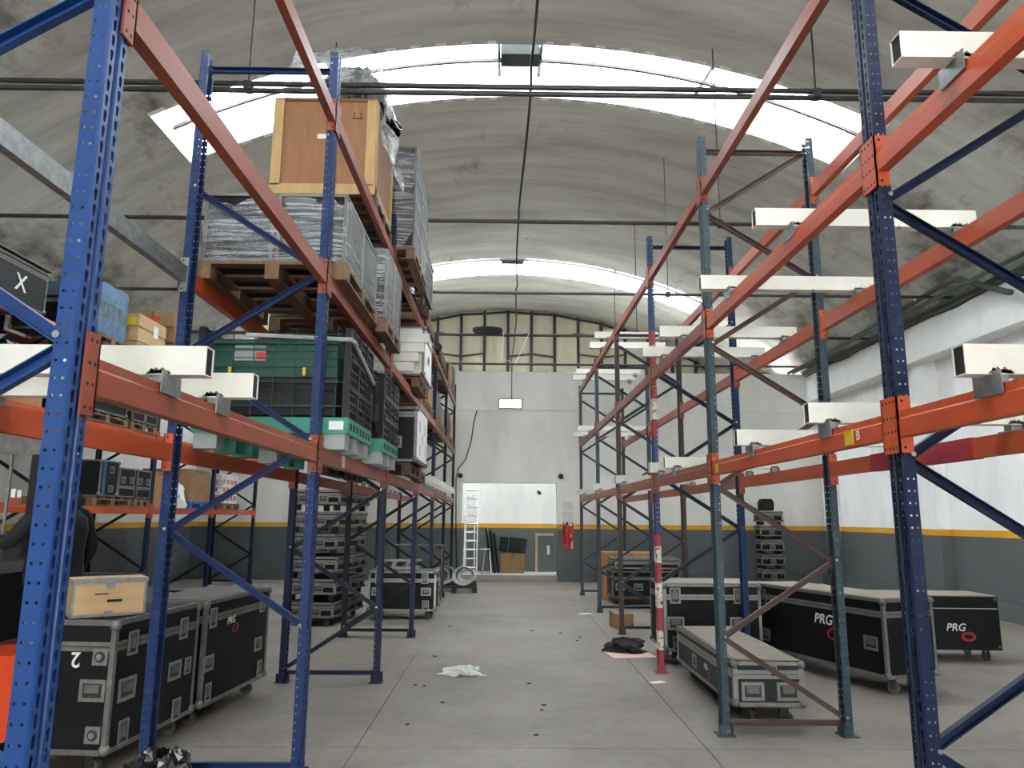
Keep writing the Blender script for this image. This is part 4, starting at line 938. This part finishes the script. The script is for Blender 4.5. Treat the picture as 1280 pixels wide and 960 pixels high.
t = shelf_box('printed_box', 'film-topped box with bold red print on the far rack', -6.9, -6.02, 16.05, 16.95, A1+.131, .62, 'white_print', 'boxes on the far rack', False)
rr = random.Random(5)
for j in range(3):
    for i in range(4):
        bx('red_print', (.441, -.33+.22*i, .12+.17*j), (.004, .15, .10), 'red_print', t); bx('red_print', (-.32+.2*i, -.451, .12+.17*j), (.14, .004, .10), 'red_print', t)
wrap_hull((.88, .90, .62), 0, 'stretch_film', 'film', t, .012, 9, 0, .01)
# top level of the far rack
far_pallet(11.05, A3, 'under the blue-filmed load', .9)
t = thing('wrapped_load', 'blue-filmed load of boxes on the top level of the far rack', 'wrapped load', (-6.42, 11.05, A3+.131))
for k in range(3): bx('carton', (0, 0, .13+.262*k), (.84, .78, .26), 'case_grey' if k % 2 else 'case_blue', t)
wrap_hull((.86, .80, .80), .0, 'stretch_film', 'film_blue', t, .02, 13, .02, .015)
t = thing('wooden_crate', 'open-jointed wooden crate with yellow label next to the blue-filmed load', 'crate', (-6.35, 12.15, A3))
bx('body', (0, 0, .36), (.85, .92, .70), 'box_wood', t)
for zz in (.12, .36, .60): bx('board', (.43, 0, zz), (.02, .94, .20), 'box_wood', t); bx('board', (0, -.468, zz), (.86, .02, .20), 'box_wood', t)
bx('label', (.30, -.48, .58), (.16, .004, .13), 'yellow', t); bx('label', (.442, .1, .52), (.004, .16, .2), 'white_print', t)
for k, (Y, z, nm) in enumerate(((13.35, 0, 'bottom'), (13.4, .31, 'second'), (13.36, .62, 'third'), (13.3, .93, 'top'))):
    t = shelf_box('carton', 'brown carton with red lettering, %s of the stack on the far rack' % nm, -6.75, -5.98, Y-.28, Y+.28, A3+z*.9, .275, 'card', 'red-lettered cartons on the far rack')
    bx('red_print', (.0, -.281, .14), (.26, .003, .09), 'red_print', t); bx('red_print', (.386, 0, .14), (.003, .26, .09), 'red_print', t)
t = flight_case('big dark case chalked with a white X on the top level of the far rack', (.95, 1.25, .56), (-6.46, 8.75, A3+.02), 0, .01, .85, casters=False, body='case_grey', edge='alu_dull', marks=[('R', .10, .26, 'X', 1.0)], e=.03)
bx('lid_board', (.0, 0, .60), (1.0, 1.3, .02), 'lid_grey', t)
lump('black_wrap', 'bag', (.72, .86, .46), (-6.45, 9.05, A2+.424), 61, 'heap of shiny black plastic sheet on a plywood box, far rack', 'plastic sheet', rough=.25)
flight_case('dark case with teal film corner beside the chalked case, far rack top', (.9, .5, .52), (-6.45, 10.32, A3+.02), 0, .01, .8, casters=False, body='case_black', e=.03)
shelf_box('plywood_box', 'plywood box under the black plastic heap on the far rack', -6.9, -6.02, 8.5, 9.6, A2, .42, 'ply', 'boxes on the far rack')
# ================================================================ RECESS IN THE END WALL
def ladder(label, x, y0, w, h, lean, z0, n, tilt=0):
    t = thing('ladder', label, 'ladder', (x, y0, z0))
    for s in (-1, 1): MB().obar((s*w/2, 0, 0), (s*w/2+tilt, lean, h), .03, .06, (0, 1, 0)).build('stile', 'white_print', t)
    for k in range(n):
        f = (k+.6)/n; MB().tube([(-w/2+tilt*f, lean*f, h*f), (w/2+tilt*f, lean*f, h*f)], .018, 6).build('rung', 'aluminium', t)
    bx('foot_bar', (0, 0, .02), (w+.14, .06, .04), 'white_print', t); return t
ladder('tall white aluminium ladder leaning inside the recess', -.86, 20.15, .34, 2.28, .55, .15, 10)
ladder('narrower ladder section leaning just behind the tall ladder', -.88, 20.40, .24, 2.1, .40, .15, 9, -.03)
t = thing('trestle', 'folding grey metal trestle beside the ladder', 'trestle', (-.42, 20.3, .15))
for s in (-1, 1): MB().tube([(s*.12, -.18, 0), (0, 0, 1.15)], .015, 6).build('leg', 'aluminium', t); MB().tube([(s*.12, .18, 0), (0, 0, 1.15)], .015, 6).build('leg', 'aluminium', t)
MB().tube([(-.2, -.1, .62), (.08, -.1, .62)], .015, 6).build('rail', 'aluminium', t)
for k in range(3):
    tag(MB().bb((-.03, -.3, 0), (.03, .3, 1.16-.05*k)).build('stage_flat', 'case_black', None, (-.30+.095*k, 20.5, .16), (0, -.13, 0)), 'tall black panel leaning in the recess, %s from the ladder' % ('first', 'second', 'third')[k], 'panel', 'black panels in the recess')
shelf_box('carton', 'plain cardboard carton on the recess floor under the black boxes', -.06, .58, 20.25, 20.8, .15, .50, 'card', None)
for k in range(3):
    t = thing('black_monitor', 'black boxed monitor tilted on the carton, %s' % ('nearest the panels', 'in the middle', 'at the end')[k], 'monitor', (.02+.25*k, 20.5, .66+.02*(2-k)), 0, 'black monitors on the carton')
    bx('shell', (0, 0, .20), (.22, .40, .38), 'case_black', t, (0, .14, 0)); bx('screen', (0, -.203, .20), (.18, .006, .30), 'rubber', t, (0, .14, 0))
# ================================================================ OPERATOR AND STAND-ON TRUCK
t = thing('stacker_truck', 'orange and black stand-on stacker truck carrying the operator', 'truck', (-4.05, 5.85, 0))
mb = MB().prism([(-.62, .13), (.80, .13), (.84, .2), (.84, .60), (.78, .67), (-.62, .67)], 1, -.64, -.18); mb.build('chassis', 'orange_truck', t)
MB().bb((-.62, -.18, .13), (.3, .5, .67)).build('chassis', 'orange_truck', t)
mb = MB().prism([(-.60, .67), (.34, .67), (.30, 1.16), (.22, 1.24), (-.60, 1.24)], 1, -.60, .48); mb.build('power_unit', 'case_black', t)
MB().bb((.3, -.18, .13), (.84, .5, .2)).build('platform', 'steel_black', t)
for zz, w in ((1.06, .14), (.92, .17), (.84, .12)): bx('decal', (.17, -.602, zz), (w, .004, .03), 'white_print', t)
o = ob('lettering', TXT['GD'], 'white_print', t, (.18, -.603, 1.14), (PI/2, 0, 0))
MB().tube([(.0, -.5, 1.27), (.36, -.5, 1.27)], .045, 12).build('warning_light', 'red', t, smooth=True)
MB().tube([(.1, -.1, 1.24), (.12, .0, 1.40)], .02, 8).build('tiller', 'steel_black', t); MB().tube([(.02, -.08, 1.40), (.2, .05, 1.40)], .018, 8).build('tiller_grip', 'rubber', t)
for x in (-.45, .62):
    mb = MB(); mb.tube([(x, -.56, .12), (x, -.44, .12)], .12, 16); mb.build('wheel', 'rubber', t, smooth=False); MB().tube([(x, -.565, .12), (x, -.56, .12)], .06, 12).build('wheel_hub', 'wheel_grey', t)
for x in (-.5, .08): MB().bb((x-.04, .50, .05), (x+.04, .62, 2.36)).build('mast_rail', 'steel_black', t)
for zz in (.5, 1.4, 2.33): MB().bb((-.46, .52, zz-.03), (.04, .6, zz+.03)).build('mast_cross', 'steel_dark', t)
MB().bb((-.72, .48, 2.10), (.12, .50, 2.34)).build('load_guard', 'alu_dull', t)
MB().bb((-.22, .62, .4), (-.2, .64, 2.2)).build('lift_chain', 'galv', t)
for x in (-.4, -.02): MB().bb((x-.05, .62, .06), (x+.05, 1.7, .1)).build('fork', 'steel_dark', t)
MB().bb((-.10, .49, 1.68), (.0, .5, 1.74)).build('plate', 'orange_red', t); MB().bb((-.09, .49, 1.74), (-.055, .5, 1.81)).build('plate', 'white_print', t); MB().bb((-.04, .49, 1.74), (-.005, .5, 1.80)).build('plate', 'white_print', t)

def person(label, loc, rz):
    """one skin-grown body; +Y is forward; posed with the left arm reaching forward to the controls"""
    J = {'pel': (0, 0, .93, .15), 'wai': (0, .005, 1.08, .14), 'che': (0, .0, 1.26, .165), 'sho': (0, -.01, 1.40, .12), 'nek': (0, .01, 1.50, .062), 'hd1': (0, .03, 1.58, .085), 'hd2': (0, .035, 1.66, .10), 'hd3': (0, .03, 1.73, .085),
         'nos': (0, .135, 1.635, .016),
         'sl': (-.19, -.01, 1.40, .078), 'el': (-.30, .12, 1.18, .058), 'wl': (-.26, .36, 1.17, .036), 'pl': (-.25, .42, 1.165, .034),
         'sr': (.19, -.01, 1.40, .078), 'er': (.27, -.04, 1.12, .058), 'wr': (.26, .12, .92, .036), 'pr': (.26, .16, .87, .034),
         'hl': (-.10, 0, .87, .105), 'kl': (-.115, .02, .48, .068), 'al': (-.12, -.02, .10, .046), 'tl': (-.125, .15, .045, .04),
         'hr': (.10, 0, .87, .105), 'kr': (.115, .03, .48, .068), 'ar': (.12, -.01, .10, .046), 'tr': (.125, .16, .045, .04)}
    Eg = [('pel', 'wai'), ('wai', 'che'), ('che', 'sho'), ('sho', 'nek'), ('nek', 'hd1'), ('hd1', 'hd2'), ('hd2', 'hd3'), ('hd1', 'nos'), ('sho', 'sl'), ('sl', 'el'), ('el', 'wl'), ('wl', 'pl'), ('sho', 'sr'), ('sr', 'er'), ('er', 'wr'), ('wr', 'pr'),
          ('pel', 'hl'), ('hl', 'kl'), ('kl', 'al'), ('al', 'tl'), ('pel', 'hr'), ('hr', 'kr'), ('kr', 'ar'), ('ar', 'tr')]
    for s, d in (('l', Vector((0, 1, -.1))), ('r', Vector((0, .6, -.8)))):
        p = Vector(J['p'+s][:3]); d = d.normalized(); side = Vector((1, 0, 0)); dn = side.cross(d)
        for i, (off, ln) in enumerate(((-.028, .070), (-.009, .082), (.010, .076), (.028, .060))):
            b0 = p+side*off+d*.02; J[f'{s}a{i}'] = tuple(b0)+(.010,); J[f'{s}b{i}'] = tuple(b0+d*ln*.55-dn*.012*(-1))+(.0095,); J[f'{s}c{i}'] = tuple(b0+d*ln*.8+dn*.038)+(.008,)
            Eg += [('p'+s, f'{s}a{i}'), (f'{s}a{i}', f'{s}b{i}'), (f'{s}b{i}', f'{s}c{i}')]
        k = 1 if s == 'l' else -1
        b0 = p+side*.035*k; J[s+'t0'] = tuple(b0)+(.012,); J[s+'t1'] = tuple(b0+d*.04+side*.018*k+dn*.015)+(.010,); J[s+'t2'] = tuple(b0+d*.065+dn*.035+side*.008*k)+(.008,)
        Eg += [('p'+s, s+'t0'), (s+'t0', s+'t1'), (s+'t1', s+'t2')]
    keys = list(J); me = bpy.data.meshes.new('body'); me.from_pydata([J[k][:3] for k in keys], [(keys.index(a), keys.index(b)) for a, b in Eg], [])
    o = bpy.data.objects.new('tmp', me); COL.objects.link(o)
    o.modifiers.new('s', 'SKIN'); sd = o.modifiers.new('u', 'SUBSURF'); sd.levels = 2; sd.render_levels = 2
    for i, k in enumerate(keys):
        v = me.skin_vertices[0].data[i]; r = J[k][3]; v.radius = (r, r*(.72 if k in ('che', 'wai', 'sho') else 1)); v.use_root = (k == 'pel')
    bpy.context.view_layer.update()
    m2 = bpy.data.meshes.new_from_object(o.evaluated_get(bpy.context.evaluated_depsgraph_get())); bpy.data.objects.remove(o)
    m2.materials.clear()
    for n in ('black_fabric', 'pants', 'skin', 'rubber'): m2.materials.append(MATS[n])
    hands = [Vector(J[k][:3]) for k in ('pl', 'pr')]
    for p in m2.polygons:
        c = p.center; p.use_smooth = True
        p.material_index = 2 if (c.z > 1.50 or any((c-h).length < .13 and (c-h).y > -.055 for h in hands)) else (3 if c.z < .11 else (1 if c.z < .92 else 0))
    t = thing('person', label, 'person', loc, rz)
    b_ = bpy.data.objects.new('body', m2); COL.objects.link(b_); b_.parent = t
    def shell(name, m, pts):  # hood, hair as shaped closed caps
        mb = MB(); mb.tube([p[:3] for p in pts], [p[3] for p in pts], 14); return mb.build(name, m, t, smooth=True)
    shell('hair', 'hair', [(0, -.02, 1.60, .06), (0, -.01, 1.65, .105), (0, .01, 1.72, .108), (0, .025, 1.78, .085), (0, .03, 1.815, .03)])
    shell('hood', 'black_fabric', [(0, -.05, 1.44, .09), (0, -.05, 1.48, .125), (0, -.045, 1.53, .12), (0, -.03, 1.56, .095)])
    shell('jacket', 'black_fabric', [(0, 0, .86, .20), (0, 0, .95, .205), (0, 0, 1.12, .195), (0, 0, 1.28, .21), (0, -.01, 1.38, .19), (0, -.01, 1.45, .11)])
    for s in (-1, 1):
        shell('ear', 'skin', [(s*.098, .02, 1.61, .010), (s*.108, .01, 1.645, .022), (s*.106, .005, 1.675, .012)])
        shell('eye', 'white_print', [(s*.035, .112, 1.665, .004), (s*.035, .118, 1.667, .011), (s*.035, .124, 1.668, .003)])
    shell('mouth', 'red_print', [(-.025, .112, 1.585, .004), (0, .12, 1.584, .008), (.025, .112, 1.585, .004)])
    return t
person('person in a black hooded jacket standing on the orange truck, arm stretched to its controls', (-3.50, 5.98, .201), math.radians(65))
